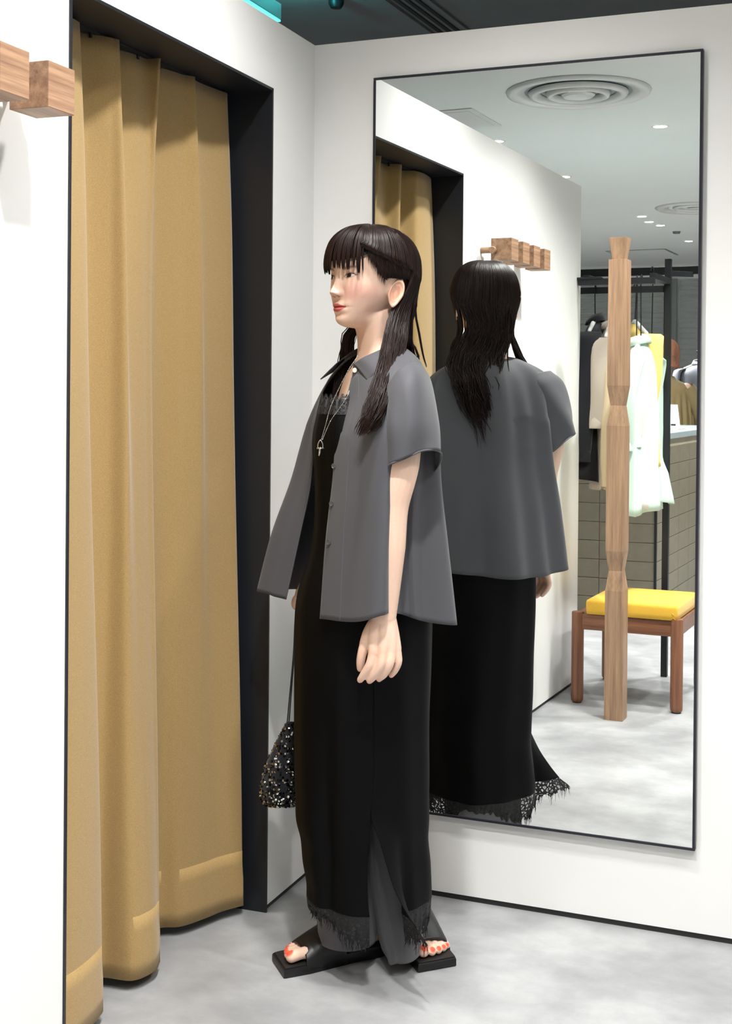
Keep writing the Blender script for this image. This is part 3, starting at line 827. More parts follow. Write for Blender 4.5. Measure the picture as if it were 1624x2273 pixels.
def make_head(fh_, fb_, base, nphi=340, fine=True):
    """one skin from crown to hips; fh_ head frame, fb_ torso frame"""
    segs = [(0, 4, 26 if fine else 8), (4, 18, 230 if fine else 30), (18, 24, 40 if fine else 10), (24, 34, 26 if fine else 12)]
    t = np.concatenate([np.linspace(a, b, n, endpoint=False) for a, b, n in segs] + [[34.0]])
    R = crom_at(HEAD, t)
    u = np.linspace(-1, 1, nphi, endpoint=False)
    phi = math.pi*np.sign(u)*np.abs(u)**1.35           # columns crowd towards the face
    l, f, h = head_pts(R, phi)
    f2 = f + face_features(l, f, h)
    col = face_colour(l, f2, h, base)
    tw = R[:, 5]
    P = np.zeros(l.shape + (3,))
    A = fh_.c + l[..., None]*fh_.L + f2[..., None]*fh_.F; B = fb_.c + l[..., None]*fb_.L + f2[..., None]*fb_.F
    k = np.clip(tw, 0, 1)[:, None, None]
    P[:] = A*(1 - k) + B*k; P[..., 2] = fh_.c[2] + h
    n, m = l.shape
    fs = [(i*m + j, i*m + (j + 1) % m, (i + 1)*m + (j + 1) % m, (i + 1)*m + j) for i in range(n - 1) for j in range(m)]
    fs.append(tuple(range(m))); fs.append(tuple(range((n - 1)*m, n*m))[::-1])
    return P.reshape(-1, 3), fs, col.reshape(-1, 3)
def make_ear(fr, side, base):
    rho = np.linspace(0, 1, 16); an = np.arange(36)*2*math.pi/36
    back = np.array([-.88, .47*side]); back /= np.linalg.norm(back)
    o = (.0665*side, -.004, -.034)
    vs, cs = [], []
    for layer in (0, 1):
        for r in rho:
            for a in an:
                x, y = math.cos(a), math.sin(a)
                wx = .0165*(1 if y > -.2 else 1 - .35*min(1, (-.2 - y)/.8)); wy = .0295
                X, Y = r*x*wx + .004*y*r + .010, r*y*wy
                z = .0060*math.exp(-((r - .84)/.12)**2)*(1 if y > -.55 else .3) - .0085*math.exp(-(r/.45)**2) + .002*math.exp(-((r - .55)/.1)**2)*(x > -.4)
                if layer: z = -.0065*(1 - r**4)
                # X along back, Y up, z outward
                f = o[1] + back[0]*X - .12*Y*1.0 + .47*z*1; l_ = o[0] + back[1]*X + .88*z*side
                vs.append(fr(l_, f, o[2] + Y))
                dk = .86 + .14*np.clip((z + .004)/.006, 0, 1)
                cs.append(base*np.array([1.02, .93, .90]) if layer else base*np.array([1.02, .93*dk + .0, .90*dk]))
    m, n = 36, 16; fs = []
    for layer in (0, 1):
        b0 = layer*m*n
        for i in range(n - 1):
            for j in range(m):
                q = (b0 + i*m + j, b0 + i*m + (j + 1) % m, b0 + (i + 1)*m + (j + 1) % m, b0 + (i + 1)*m + j)
                fs.append(q if layer == 0 else q[::-1])
    for j in range(m):
        fs.append(((n - 1)*m + j, (n - 1)*m + (j + 1) % m, m*n + (n - 1)*m + (j + 1) % m, m*n + (n - 1)*m + j))
    return np.array(vs), fs, np.array(cs)
def join_body(name, pieces, loc, mat):
    vs, fs, cs = [], [], []
    n = 0
    for v, f, c in pieces:
        vs.append(v); cs.append(c); fs += [tuple(i + n for i in q) for q in f]; n += len(v)
    vs = np.concatenate(vs) - np.asarray(loc); cs = np.concatenate(cs)
    me = bpy.data.meshes.new(name); me.from_pydata(vs.tolist(), [], fs)
    bm = bmesh.new(); bm.from_mesh(me); bmesh.ops.recalc_face_normals(bm, faces=bm.faces); bm.to_mesh(me); bm.free()
    a = me.color_attributes.new('skin', 'FLOAT_COLOR', 'POINT')
    a.data.foreach_set('color', np.hstack([cs, np.ones((len(cs), 1))]).astype('f').ravel())
    me.polygons.foreach_set('use_smooth', [True]*len(me.polygons))
    me.materials.append(mat)
    o = bpy.data.objects.new(name, me); COL.objects.link(o); o.location = [float(x) for x in loc]
    return o

# ------------------------------------------------------------------ the woman in front of the mirror
HEADF = Frame(PV(823, 618, 0), 55, FH, RT)
BODYF = Frame(PV(826, 618, 0.0), 72, FH, RT)
base = SKIN
pieces = [make_head(HEADF, BODYF, base)]
for s in (1, -1): pieces.append(make_ear(HEADF, s, base))
px2m = DP/FPX
# left arm and hand
mb = MB()
limb(mb, [PV(888, 872, -.125), PV(890, 940, -.172), PV(886, 1030, -.205), PV(868, 1125, -.205), PV(862, 1215, -.205), PV(855, 1310, -.20), PV(852, 1372, -.198)],
     [.038, .041, .039, .0335, .033, .0285, .0235], 18, 40)
WR = (852, 1372, -.198)
def finger(pts, rad):
    limb(mb, [PV(*p) for p in pts], rad, 10, 16)
limb(mb, [PV(845, 1362, -.197), PV(833, 1410, -.203), PV(829, 1448, -.208)], [.018, .0145, .0112], 12, 14)
limb(mb, [PV(852, 1362, -.198), PV(852, 1410, -.208), PV(850, 1446, -.213)], [.019, .0150, .0114], 12, 14)
limb(mb, [PV(857, 1362, -.198), PV(865, 1410, -.204), PV(868, 1444, -.209)], [.018, .0145, .0108], 12, 14)
limb(mb, [PV(860, 1366, -.196), PV(872, 1410, -.196), PV(880, 1441, -.200)], [.016, .0130, .0100], 12, 14)
limb(mb, [PV(842, 1375, -.19), PV(822, 1405, -.19), PV(810, 1430, -.192)], [.018, .0155, .0120], 12, 14)
finger([(829, 1448, -.208), (821, 1474, -.210), (808, 1496, -.202), (799, 1509, -.194)], [.0105, .0090, .0082, .0068])
finger([(850, 1446, -.213), (845, 1474, -.217), (831, 1498, -.209), (820, 1511, -.200)], [.0108, .0094, .0084, .0068])
finger([(868, 1444, -.209), (865, 1472, -.214), (853, 1495, -.206), (841, 1507, -.197)], [.0102, .0088, .0080, .0064])
finger([(880, 1441, -.200), (884, 1468, -.204), (877, 1487, -.198), (868, 1499, -.191)], [.0092, .0076, .0070, .0056])
finger([(810, 1430, -.192), (803, 1452, -.194), (800, 1470, -.190), (799, 1484, -.186)], [.0112, .0094, .0088, .0070])
co, fs = remesh(mb, .0019, 5)
cc = np.tile(base, (len(co), 1))
for p in ((799, 1511, -.196), (819, 1514, -.202), (840, 1510, -.199), (867, 1502, -.193)):
    q = PV(*p); d_ = np.linalg.norm(co - q, axis=1); k = np.clip(1.3 - d_/.008, 0, 1)[:, None]*.6
    cc = cc*(1 - k) + np.array(lin(232, 170, 160)[:3])*k
zz = co[:, 2]; kn = np.exp(-((zz - PV(850, 1450, -.2)[2])/.012)**2)[:, None]*.25
cc = cc*(1 - kn) + np.array(lin(226, 160, 136)[:3])*kn
pieces.append((co, fs, cc))
# right arm, hidden behind her, closing on the bag strap
mb = MB()
limb(mb, [PV(800, 885, .130), PV(775, 960, .19), PV(752, 1090, .225), PV(722, 1200, .222), PV(692, 1282, .215)], [.034, .038, .036, .032, .0235], 16, 32)
limb(mb, [PV(692, 1275, .215), PV(676, 1308, .205), PV(668, 1326, .20)], [.022, .020, .016], 14, 12)
for k in range(4):
    w0 = .180 + .0155*k
    limb(mb, [PV(672, 1318 + 1*k, w0), PV(657, 1330, w0), PV(655, 1344, w0 + .002), PV(664, 1350, w0 + .004), PV(673, 1345, w0 + .006)], [.0095, .009, .0085, .008, .007], 10, 16)
limb(mb, [PV(682, 1300, .18), PV(670, 1326, .168), PV(663, 1346, .176)], [.013, .0105, .008], 10, 12)
co, fs = remesh(mb, .0024, 4); pieces.append((co, fs, np.tile(base, (len(co), 1))))
# legs and feet
def foot(front, axis, side, ankle, knee, hip):
    """front: mid toe point on floor, axis: toe->heel unit, side: +1 when the big toe lies on +lat"""
    mb = MB(); a = np.array([axis[0], axis[1], 0]); lat = np.array([-a[1], a[0], 0])
    P = lambda u, v, z: np.array([front[0], front[1], 0]) + a*u + lat*v + np.array([0, 0, z])
    Z = .021
    limb(mb, [P(.218, 0, Z + .030), P(.17, 0, Z + .028), P(.10, .012*side, Z + .022), P(.065, .020*side, Z + .014)], [.028, .027, .022, .0125], 14, 18)
    limb(mb, [P(.212, 0, Z + .028), P(.16, -.010*side, Z + .022), P(.10, -.012*side, Z + .017), P(.068, -.020*side, Z + .011)], [.026, .023, .0185, .0105], 14, 18)
    toes = [(.024, .016, .0128), (.0045, .017, .0095), (-.0115, .022, .0086), (-.0255, .030, .0080), (-.037, .040, .0072)]
    tips = []
    for v, u, r in toes:
        limb(mb, [P(.075, v*.85*side, Z + .012), P((.07 + u)/2, v*side, Z + r + .003), P(u + .004, v*side, Z + r)], [r*1.15, r*.95, r], 10, 12)
        tips.append((P(u - .001, v*side, Z + r*1.75), r))
    limb(mb, [P(.200, 0, Z + .035), ankle, knee, hip], [.030, .032, .045, .062], 16, 30)
    co, fs = remesh(mb, .0022, 3)
    c = np.tile(base, (len(co), 1)).astype(float)
    for q, r in tips:
        k = np.clip(1.5 - np.linalg.norm((co - q)*np.array([1, 1, 1.0]), axis=1)/(r*.55), 0, 1)[:, None]
        k = np.clip(k*2, 0, 1)
        c = c*(1 - k) + np.array(lin(226, 92, 66)[:3])*k
    return co, fs, c, P
axR = np.array([.69, .724]); frR = np.array([.153, -.514])
axL = np.array([-.62, .785]); frL = np.array([.4585, -.390])
HIPC = PV(815, 1430, 0.01)
co, fs, c, PR = foot(frR, axR, -1, np.array([.30, -.365, .12]), np.array([.29, -.37, .45]), HIPC + np.array([-.02, .045, .02]))
pieces.append((co, fs, c))
co, fs, c, PL = foot(frL, axL, 1, np.array([.354, -.315, .12]), np.array([.325, -.365, .45]), HIPC + np.array([.02, -.035, .02]))
pieces.append((co, fs, c))
ploc = (float(HIPC[0]), float(HIPC[1]), 0.0)
woman = join_body('person', pieces, ploc, MAT['skin'])
tag(woman, 'woman with long dark hair in grey short-sleeved shirt over black dress, standing by mirror', 'person')
# ------------------------------------------------------------------ hair
def scalp(fr, t, psi, off):
    l, f, h = head_pts(crom_at(HEAD, np.atleast_1d(float(t))), np.array([psi]))
    l, f, h = l[0, 0], f[0, 0], h[0, 0]
    n = np.array([l/.072**2, f/.09**2, max(h, -.02)/.098**2]); n /= np.linalg.norm(n) + 1e-9
    return fr(l + n[0]*off, f + n[1]*off, h + n[2]*off)
def strand(mb, P, r, n=4):
    m = len(P); u = np.linspace(0, 1, m)
    mb.tube(P, r*np.clip(np.minimum(1, (1 - u)*6 + .12), .12, 1), n, False)
HR = random.Random(5)
def lerp(a, b, k): return np.asarray(a, float)*(1 - k) + np.asarray(b, float)*k
def cap_path(fr, psi, t_end, n, off0=.006, off1=.011, t0=.4):
    return [scalp(fr, t0 + (t_end - t0)*i/(n - 1), psi, off0 + (off1 - off0)*i/(n - 1)) for i in range(n)]
hair = MB()
# solid under-layer so that no skin shows through
def cap_shell(fr, mb, psi0, psi1, tend, off):
    rows = []
    for i in range(26):
        rows.append([scalp(fr, .3 + (tend(p) - .3)*i/25, p, off) for p in np.linspace(psi0, psi1, 70)])
    mb.rings(rows, False)
rad = math.radians
cap_shell(HEADF, hair, rad(49), rad(360 - 66), lambda p: np.interp(math.degrees(p), [49, 62, 72, 79, 84, 110, 116, 258, 276, 294], [4.6, 6.2, 7.9, 8.6, 8.3, 8.3, 9.2, 9.4, 8.8, 6.5]), .007)
cap_shell(HEADF, hair, rad(-72), rad(66), lambda p: np.interp(math.degrees(p), [-72, -60, 20, 48, 66], [5.2, 6.0, 6.0, 5.6, 5.0]), .006)
# bangs
for i in range(330):
    psi = HR.uniform(-66, 47); k = HR.random()
    clump = math.floor(psi/7.5); cr_ = random.Random(clump*13 + 3)
    t_end = 7.15 + cr_.uniform(-.25, .35) + HR.uniform(-.15, .1) + (.45 if psi > 38 else 0)
    psi_tip = psi + (clump*7.5 + 3.75 - psi)*.45
    P = []
    for j in range(13):
        u = j/12
        P.append(scalp(HEADF, .5 + (t_end - .5)*u, rad(psi*(1 - u**2) + psi_tip*u**2), .008 + .0045*math.sin(u*2.2) + .002*k))
    strand(hair, crom(P, 18), HR.uniform(.0008, .0017))
# sections that fall: (psi range, exit row, guide of pixel points, spread, count, length jitter)
def fall(psis, t_exit, guide0, guide1, count, r=(.0009, .0019), jit=.004, cut=.10, via=None, wav=.003, seed=1, off=.011):
    rr_ = random.Random(seed)
    for i in range(count):
        k = (i + rr_.random())/count; psi = rad(psis[0] + (psis[1] - psis[0])*k)
        d = rr_.uniform(0, 1)
        P = cap_path(HEADF, psi, t_exit(k) if callable(t_exit) else t_exit, 8, .006, off + .005*d)
        g = [lerp(PV(*a), PV(*b), np.clip(k + rr_.uniform(-.12, .12), -.05, 1.05)) for a, b in zip(guide0, guide1)]
        if via is not None: P += [HEADF(*q_) for q_ in via(k, d)]
        n = len(g); last = rr_.uniform(1 - cut, 1.0)
        g = [p + np.array([rr_.gauss(0, jit) for _ in range(3)])*min(1, (j + 1)/n + .2) for j, p in enumerate(g)]
        C = crom(np.array(P + g), 40)
        m = max(10, int(40*last))
        strand(hair, C[:m], rr_.uniform(*r))
# left side, combed back over the ear, then forward over the shoulder
fall((46, 114), lambda k: 4.9 + 1.9*k, [(866, 700, -.052), (852, 760, -.10), (842, 810, -.150), (828, 860, -.185), (812, 905, -.215), (796, 948, -.225), (786, 976, -.226)],
     [(884, 700, -.045), (876, 760, -.09), (866, 810, -.145), (850, 860, -.195), (834, 905, -.222), (812, 948, -.232), (795, 978, -.232)], 300, seed=2, cut=.16,
     via=lambda k, d: [(.0750 + .003*d, -.020 - .016*k, .010 + .004*d), (.0640 + .003*d, -.034 - .008*k, -.028)])
fall((114, 146), lambda k: 8.0 + .8*k, [(880, 700, -.050), (870, 760, -.092), (860, 810, -.145), (846, 860, -.190), (830, 905, -.220), (808, 948, -.230), (792, 974, -.230)],
     [(908, 700, -.01), (900, 760, -.05), (888, 805, -.118), (874, 855, -.19), (858, 900, -.222), (838, 940, -.230), (812, 968, -.230)], 330, seed=3, cut=.2)
# back
fall((146, 250), 8.9, [(915, 690, .0), (908, 745, .012), (917, 795, .052), (932, 850, .064), (940, 905, .066), (940, 965, .066), (936, 1040, .066)],
     [(866, 690, .108), (850, 745, .128), (852, 795, .170), (876, 850, .176), (888, 905, .168), (908, 965, .140), (914, 1040, .128)], 620, seed=4, cut=.3, jit=.006, wav=.004)
# right side, over the far shoulder
fall((250, 296), lambda k: 8.4 - 2.6*k, [(812, 700, .078), (786, 745, .072), (777, 800, .066), (766, 850, .052), (752, 905, .040), (742, 945, .030)],
     [(795, 695, .072), (765, 745, .066), (757, 800, .064), (747, 850, .062), (739, 905, .052), (731, 945, .046)], 220, seed=6, cut=.2,
     via=None)
for i in range(110):          # short strands in front of the ear
    a = HR.uniform(50, 79); te = np.interp(a, [50, 62, 72, 79], [5.0, 6.6, 8.4, 9.2]) + HR.uniform(-.5, .5)
    strand(hair, crom(np.array(cap_path(HEADF, rad(a), te, 10, .006, .009)), 20), .0011)
for i in range(170):         # the side above the ear, combed back
    a = HR.uniform(56, 104); te = np.interp(a + 12, [60, 72, 79, 84, 110, 118], [6.0, 7.9, 8.6, 8.3, 8.3, 8.8]) + HR.uniform(-.2, .15)
    P = [scalp(HEADF, 1.0 + (te - 1.0)*j/11, rad(a + 14*(j/11)**1.6), .0075 + .003*HR.random()) for j in range(12)]
    strand(hair, crom(np.array(P), 22), HR.uniform(.0009, .0017))
# a loose wisp behind the back
for i in range(7):
    a = HR.uniform(-3, 3)
    P = cap_path(HEADF, rad(150 + a), 8.6, 8, .006, .016) + [PV(922 + a*.4, 690, .02), PV(930 + a*.5, 740, .03), PV(938 + a*.5, 785, .04), PV(946 + a*.5, 815, .045)]
    strand(hair, crom(np.array(P), 34), .0012)
hair_o = hair.build('hair', MAT['hair'], woman, smooth=True)
hair_o['label'] = 'long straight dark brown hair with bangs'

# ------------------------------------------------------------------ shirt
MAT['shirt'] = fabric('grey_shirt_cloth', (75, 75, 80), 1500, rough=.66, var=.03, bmp=.08, spec=.3, sheen=.12)
MAT['button'] = simple('grey_button', (72, 72, 75), .35, var=.1)
MAT['pearl'] = simple('pearl_button', (222, 218, 208), .2, var=.05)
SH = [
 [(783, 826, -.075), (800, 815, -.092), (828, 799, -.090), (850, 784, -.070), (866, 774, -.04), (872, 770, .0), (864, 768, .04), (844, 766, .062), (812, 770, .070), (786, 788, .055), (766, 800, .028)],
 [(778, 850, -.085), (810, 840, -.130), (850, 815, -.140), (880, 794, -.120), (898, 780, -.07), (903, 777, -.01), (890, 778, .06), (854, 780, .105), (804, 795, .118), (757, 815, .090), (738, 830, .040)],
 [(768, 890, -.092), (812, 885, -.165), (858, 862, -.195), (905, 840, -.186), (932, 828, -.130), (940, 830, -.03), (922, 830, .07), (868, 832, .150), (796, 838, .180), (722, 858, .120), (716, 880, .050)],
 [(748, 960, -.105), (800, 960, -.185), (872, 955, -.236), (900, 950, -.180), (943, 945, -.125), (960, 944, -.035), (938, 940, .075), (868, 936, .165), (770, 937, .205), (684, 946, .122), (702, 956, .052)],
 [(737, 1080, -.115), (795, 1080, -.195), (862, 1078, -.242), (885, 1075, -.165), (935, 1075, -.130), (968, 1074, -.040), (940, 1066, .085), (866, 1056, .175), (752, 1052, .210), (650, 1066, .122), (692, 1076, .056)],
 [(723, 1205, -.118), (790, 1205, -.200), (856, 1203, -.246), (876, 1200, -.170), (935, 1200, -.138), (984, 1200, -.045), (946, 1186, .095), (860, 1172, .185), (728, 1167, .212), (607, 1186, .122), (668, 1197, .058)],
 [(711, 1373, -.122), (785, 1381, -.208), (850, 1366, -.250), (876, 1360, -.175), (945, 1380, -.140), (1004, 1378, -.045), (952, 1348, .100), (855, 1320, .190), (700, 1308, .212), (574, 1313, .118), (640, 1331, .060)],
]
rows = [[PV(*p) for p in r] for r in SH]
G = surf(rows, 90, 220)
ctr = PV(820, 1000, .02)
for i in range(90):
    u = i/89
    for j in range(220):
        v = j/219
        d = G[i, j] - ctr; d[2] = 0; d /= np.linalg.norm(d) + 1e-9
        amp = (.011 if v < .36 or v > .8 else .020)*max(0, u - .12)**1.0
        G[i, j] += d*amp*(math.sin(v*44 + 1.2*u) + .45*math.sin(v*83 + 1 + 2*u) + (.9 if .36 < v < .8 else 0))*(1 if v > .30 else .22)
        G[i, j] += d*.0025*math.sin(v*30 + u*9)*(u > .1)*(u < .5)
shirt = grid_mb(G).build('shirt', MAT['shirt'], woman, smooth=True, solid=.0018)
shirt['label'] = 'open grey short-sleeved shirt with buttons'
def subpart(o):          # give a nested part a location so its children can be placed
    return o
# placket along the left front edge
Pk = np.swapaxes(G[6:, 0:14], 0, 1).copy()
Pk = np.swapaxes(Pk, 0, 1)
off = (PV(740, 1100, -.14) - PV(740, 1100, -.1390))
grid_mb(Pk + off).build('placket', MAT['shirt'], shirt, smooth=True, solid=.0012)
SHL = shirt
def at_shirt(px, py):
    d = np.array([proj(p)[0] for p in G[:, :60].reshape(-1, 3)]); return None
Gf = G[:, :70].reshape(-1, 3); Pf = np.array([proj(p) for p in Gf])
toc = lambda p: (CAM - p)/np.linalg.norm(CAM - p)
for (px, py), mt, r in (((773, 881), 'button', .0052), ((750, 955), 'button', .0052), ((742, 1037), 'button', .0052), ((737, 1118), 'button', .0052), ((731, 1200), 'button', .0052), ((724, 1290), 'button', .0001)):
    if r < .001: continue
    i = np.argmin(((Pf - (px, py))**2).sum(1)); p = Gf[i]; n = toc(p)*.7 + BODYF.F*.5; n /= np.linalg.norm(n)
    a = np.cross(n, (0, 0, 1)); a /= np.linalg.norm(a); b = np.cross(a, n)
    q = p + n*.0035
    rs = [[q + n*z + (a*math.cos(k) + b*math.sin(k))*rr_ for k in np.arange(18)*2*math.pi/18] for rr_, z in ((r*.9, -.001), (r, .0004), (r, .0014), (r*.82, .0018), (r*.72, .0012), (r*.1, .0012))]
    mb = MB(); mb.rings(rs); mb.build('button', MAT[mt], shirt, smooth=True, auto=45)
# collar: one leaf that runs round the neck and falls to two points
inner = [(784, 808, -.082), (802, 796, -.100), (832, 782, -.096), (858, 770, -.064), (868, 765, -.005), (858, 762, .045), (832, 762, .074), (798, 772, .074), (777, 784, .058), (766, 793, .042)]
outer = [(817, 848, -.140), (838, 822, -.142), (864, 806, -.120), (886, 792, -.065), (892, 788, .0), (876, 786, .066), (842, 786, .104), (788, 802, .115), (742, 824, .092), (711, 842, .060)]
mid = [tuple(lerp(a, b, .35) + np.array([0, -3, 0])) for a, b in zip(inner, outer)]
Gc = surf([[PV(*p) for p in r] for r in (inner, mid, outer)], 14, 70)
grid_mb(Gc).build('collar', MAT['shirt'], shirt, smooth=True, solid=.0022)
stand = [(783, 836, -.080), (803, 816, -.096), (833, 800, -.094), (858, 788, -.062), (868, 781, -.003), (858, 778, .044), (832, 776, .072), (798, 784, .072), (777, 795, .056), (765, 806, .040)]
Gs = surf([[PV(*p) for p in r] for r in (inner, [tuple(lerp(a, b, .5)) for a, b in zip(inner, stand)], stand)], 10, 70)
grid_mb(Gs).build('collar_stand', MAT['shirt'], shirt, smooth=True, solid=.002)
q = PV(787, 822, -.092); n = toc(q); a = np.cross(n, (0, 0, 1)); b = np.cross(a, n)
rs = [[q + n*z + (a*math.cos(k) + b*math.sin(k))*rr_ for k in np.arange(18)*2*math.pi/18] for rr_, z in ((.0045, -.004), (.005, .001), (.0045, .0022), (.001, .0022))]
mb = MB(); mb.rings(rs); bt = mb.build('button', MAT['pearl'], shirt, smooth=True, auto=50); bt['label'] = 'pearly top button'
# sleeves
SL = [
 [(856, 862, -.186), (880, 826, -.204), (909, 806, -.186), (932, 808, -.130), (938, 818, -.07), (922, 838, -.04), (892, 855, -.05), (866, 862, -.10)],
 [(860, 890, -.214), (892, 864, -.242), (926, 843, -.224), (949, 842, -.165), (955, 850, -.09), (938, 868, -.05), (908, 880, -.06), (876, 890, -.12)],
 [(860, 950, -.240), (898, 940, -.262), (936, 930, -.248), (964, 930, -.200), (971, 940, -.14), (955, 952, -.095), (922, 958, -.085), (886, 958, -.125)],
 [(862, 1034, -.244), (898, 1018, -.264), (936, 1001, -.252), (968, 1000, -.222), (980, 1012, -.170), (965, 1045, -.120), (930, 1053, -.110), (888, 1047, -.145)]]
Gs = surf([[PV(*p) for p in r] for r in SL], 40, 80, True)
for i in range(40):
    for j in range(80):
        k = j/80*2*math.pi; c0 = Gs[i].mean(0) if j == 0 else c0
        d = Gs[i, j] - c0; Gs[i, j] += d/np.linalg.norm(d)*.003*math.sin(4*k + i*.12)*(i/39)
grid_mb(Gs, True).build('sleeve', MAT['shirt'], shirt, smooth=True, solid=.0018)
hemr = crom_closed(np.array([PV(*p) for p in SL[3]]), 60)
mb = MB(); mb.tube(list(hemr) + [hemr[0]], .0018, 6, False); mb.build('sleeve_hem', MAT['shirt'], shirt, smooth=True)
SR = [
 [(830, 838, .10), (806, 832, .085), (780, 835, .09), (765, 842, .13), (775, 848, .18), (800, 846, .205), (825, 842, .19), (838, 840, .15)],
 [(822, 890, .15), (795, 892, .125), (762, 896, .125), (742, 900, .17), (748, 905, .225), (775, 902, .25), (808, 896, .24), (826, 892, .20)],
 [(808, 985, .18), (780, 990, .155), (745, 995, .155), (722, 1000, .20), (730, 1004, .255), (760, 1000, .285), (795, 992, .275), (812, 986, .23)]]
Gs = surf([[PV(*p) for p in r] for r in SR], 24, 60, True)
grid_mb(Gs, True).build('sleeve', MAT['shirt'], shirt, smooth=True, solid=.0018)

# ------------------------------------------------------------------ dress
MAT['dress'] = fabric('black_satin_dress', (5, 5, 6), 1600, rough=.6, var=.05, bmp=.06, spec=.10, sheen=.0)
def lace_mat(name, rgb, scale, thr):
    m, nt, b = new_mat(name)
    vec = coords(nt)
    v = nt.nodes.new('ShaderNodeTexVoronoi'); v.feature = 'DISTANCE_TO_EDGE'; v.inputs['Scale'].default_value = scale; nt.links.new(vec, v.inputs['Vector'])
    v2 = nt.nodes.new('ShaderNodeTexVoronoi'); v2.feature = 'DISTANCE_TO_EDGE'; v2.inputs['Scale'].default_value = scale*4.2; nt.links.new(vec, v2.inputs['Vector'])
    lt1 = nt.nodes.new('ShaderNodeMath'); lt1.operation = 'LESS_THAN'; lt1.inputs[1].default_value = thr; nt.links.new(v.outputs['Distance'], lt1.inputs[0])
    lt2 = nt.nodes.new('ShaderNodeMath'); lt2.operation = 'LESS_THAN'; lt2.inputs[1].default_value = .11; nt.links.new(v2.outputs['Distance'], lt2.inputs[0])
    mx = nt.nodes.new('ShaderNodeMath'); mx.operation = 'MAXIMUM'; nt.links.new(lt1.outputs[0], mx.inputs[0]); nt.links.new(lt2.outputs[0], mx.inputs[1])
    nt.links.new(mx.outputs[0], b.inputs['Alpha'])
    n = noise(nt, vec, 400)
    nt.links.new(ramp(nt, n, [(0, lin(*[c*.8 for c in rgb])), (1, lin(*rgb))]), b.inputs['Base Color'])
    b.inputs['Roughness'].default_value = .7
    return m
MAT['lace'] = lace_mat('black_lace', (38, 38, 39), 90, .10)
MAT['lace_dense'] = lace_mat('black_lace_dense', (12, 12, 13), 110, .2)
# y, cx, half width px, w centre, half depth, slit opening
DR = [(886, 812, 96, .0, .105), (930, 806, 104, .0, .125), (985, 806, 112, .005, .135), (1080, 812, 112, .01, .125), (1200, 812, 118, .01, .125), (1330, 808, 148, .012, .145), (1450, 807, 151, .012, .150), (1600, 804, 149, .014, .150),
      (1700, 804, 148, .015, .149), (1760, 804, 146, .016, .147), (1808, 804, 145, .016, .146), (1850, 808, 139, .016, .145), (1900, 813, 139, .014, .146), (1945, 818, 136, .012, .148), (1975, 818, 136, .010, .150)]
EDGE_F = {1760: (822, -.132), 1808: (819, -.133), 1850: (816, -.134), 1900: (815, -.136), 1945: (817, -.138), 1975: (820, -.139)}      # front panel edge
EDGE_B = {1760: (823, -.132), 1808: (840, -.142), 1850: (854, -.152), 1900: (872, -.168), 1945: (898, -.185), 1975: (922, -.196)}      # back panel edge
rows = []; NC = 26
for (y, cx, hwp, w0, dw) in DR:
    ph0 = math.acos(max(-1, min(1, (822 - cx)/hwp)))
    r = []
    for k in range(NC):
        q = ph0 + 2*math.pi*k/(NC - 1)
        c_, s_ = math.cos(q), math.sin(q); e = .86
        X = cx + hwp*math.copysign(abs(c_)**e, c_); w = w0 - dw*math.copysign(abs(s_)**e, s_)
        if y >= 1760:
            if k == 0: X, w = EDGE_F[y]
            if k == NC - 1: X, w = EDGE_B[y]
            if k == NC - 2:
                bx, bw = EDGE_B[y]; X = .5*X + .5*(bx + 40); w = .5*w + .5*(bw + .012)
        # keep the hem level in space although the ring is seen from above
        yy = y - (w - w0)*(y - 866)/DP
        r.append(PV(X, yy, w))
    rows.append(r)
G = surf(rows, 150, 300)
for i in range(150):
    u = i/149
    c0 = G[i].mean(0)
    for j in range(300):
        v = j/299
        d = G[i, j] - c0; d[2] = 0; d /= np.linalg.norm(d) + 1e-9
        G[i, j] += d*(.004*math.sin(v*31 + 2*u)*np.clip(u - .2, 0, .5)*2 + .0016*math.sin(v*67 + 5*u))
        G[i, j] -= d*.010*math.exp(-((v - .07 - .05*u)/.022)**2)*np.clip((u - .25)*2, 0, 1)
dress = grid_mb(G).build('dress', MAT['dress'], woman, smooth=True, solid=.0015)
dress['label'] = 'long black slip dress with side slit'
# lace edging below the hem, ragged
last = G[-1]; rl = random.Random(9)
Lr = []
NS = 10
depthc = []
for j in range(300):
    v = j/299
    base_l = np.interp(v, [0, .04, .09, .14, .2, .3, .8, .9, .95, 1], [.066, .055, .042, .022, .018, .04, .06, .05, .034, .022]) + .008*abs(math.sin(v*90))
    depthc.append(float(base_l) + rl.uniform(-.010, .008))
flare = [0.0]*300
for k in range(NS):
    u = k/(NS - 1); row = []
    c0 = last.mean(0)
    for j in range(300):
        v = j/299
        d = last[j] - c0; d[2] = 0; d /= np.linalg.norm(d)
        tan = last[min(j + 1, 299)] - last[max(j - 1, 0)]; tan[2] = 0; tan /= np.linalg.norm(tan) + 1e-9
        p = last[j] - np.array([0, 0, 1])*depthc[j]*u
        if v > .88: p = p + RT*.020*u*(v - .88)/.12 - FH*.02*u*(v - .88)/.12
        p = p - d*.012*u*u*(v < .88)
        p = p + d*.003*math.sin(j*.9 + 4*u)*u
        row.append(p)
    Lr.append(row)
grid_mb(np.array(Lr)).build('lace_hem', MAT['lace_dense'], dress, smooth=True)
# eyelash fringe threads along the lace
fr_ = MB()
for j in range(0, 300, 1):
    p = Lr[-1][j]; e = p + np.array([rl.uniform(-.004, .004), rl.uniform(-.004, .004), -rl.uniform(.006, .022)])
    fr_.tube([p, (p + e)/2 + np.array([rl.uniform(-.002, .002), 0, 0]), e], [.0007, .0005, .0002], 3, False)
fr_.build('lace_fringe', MAT['dress'], dress, kind='stuff')
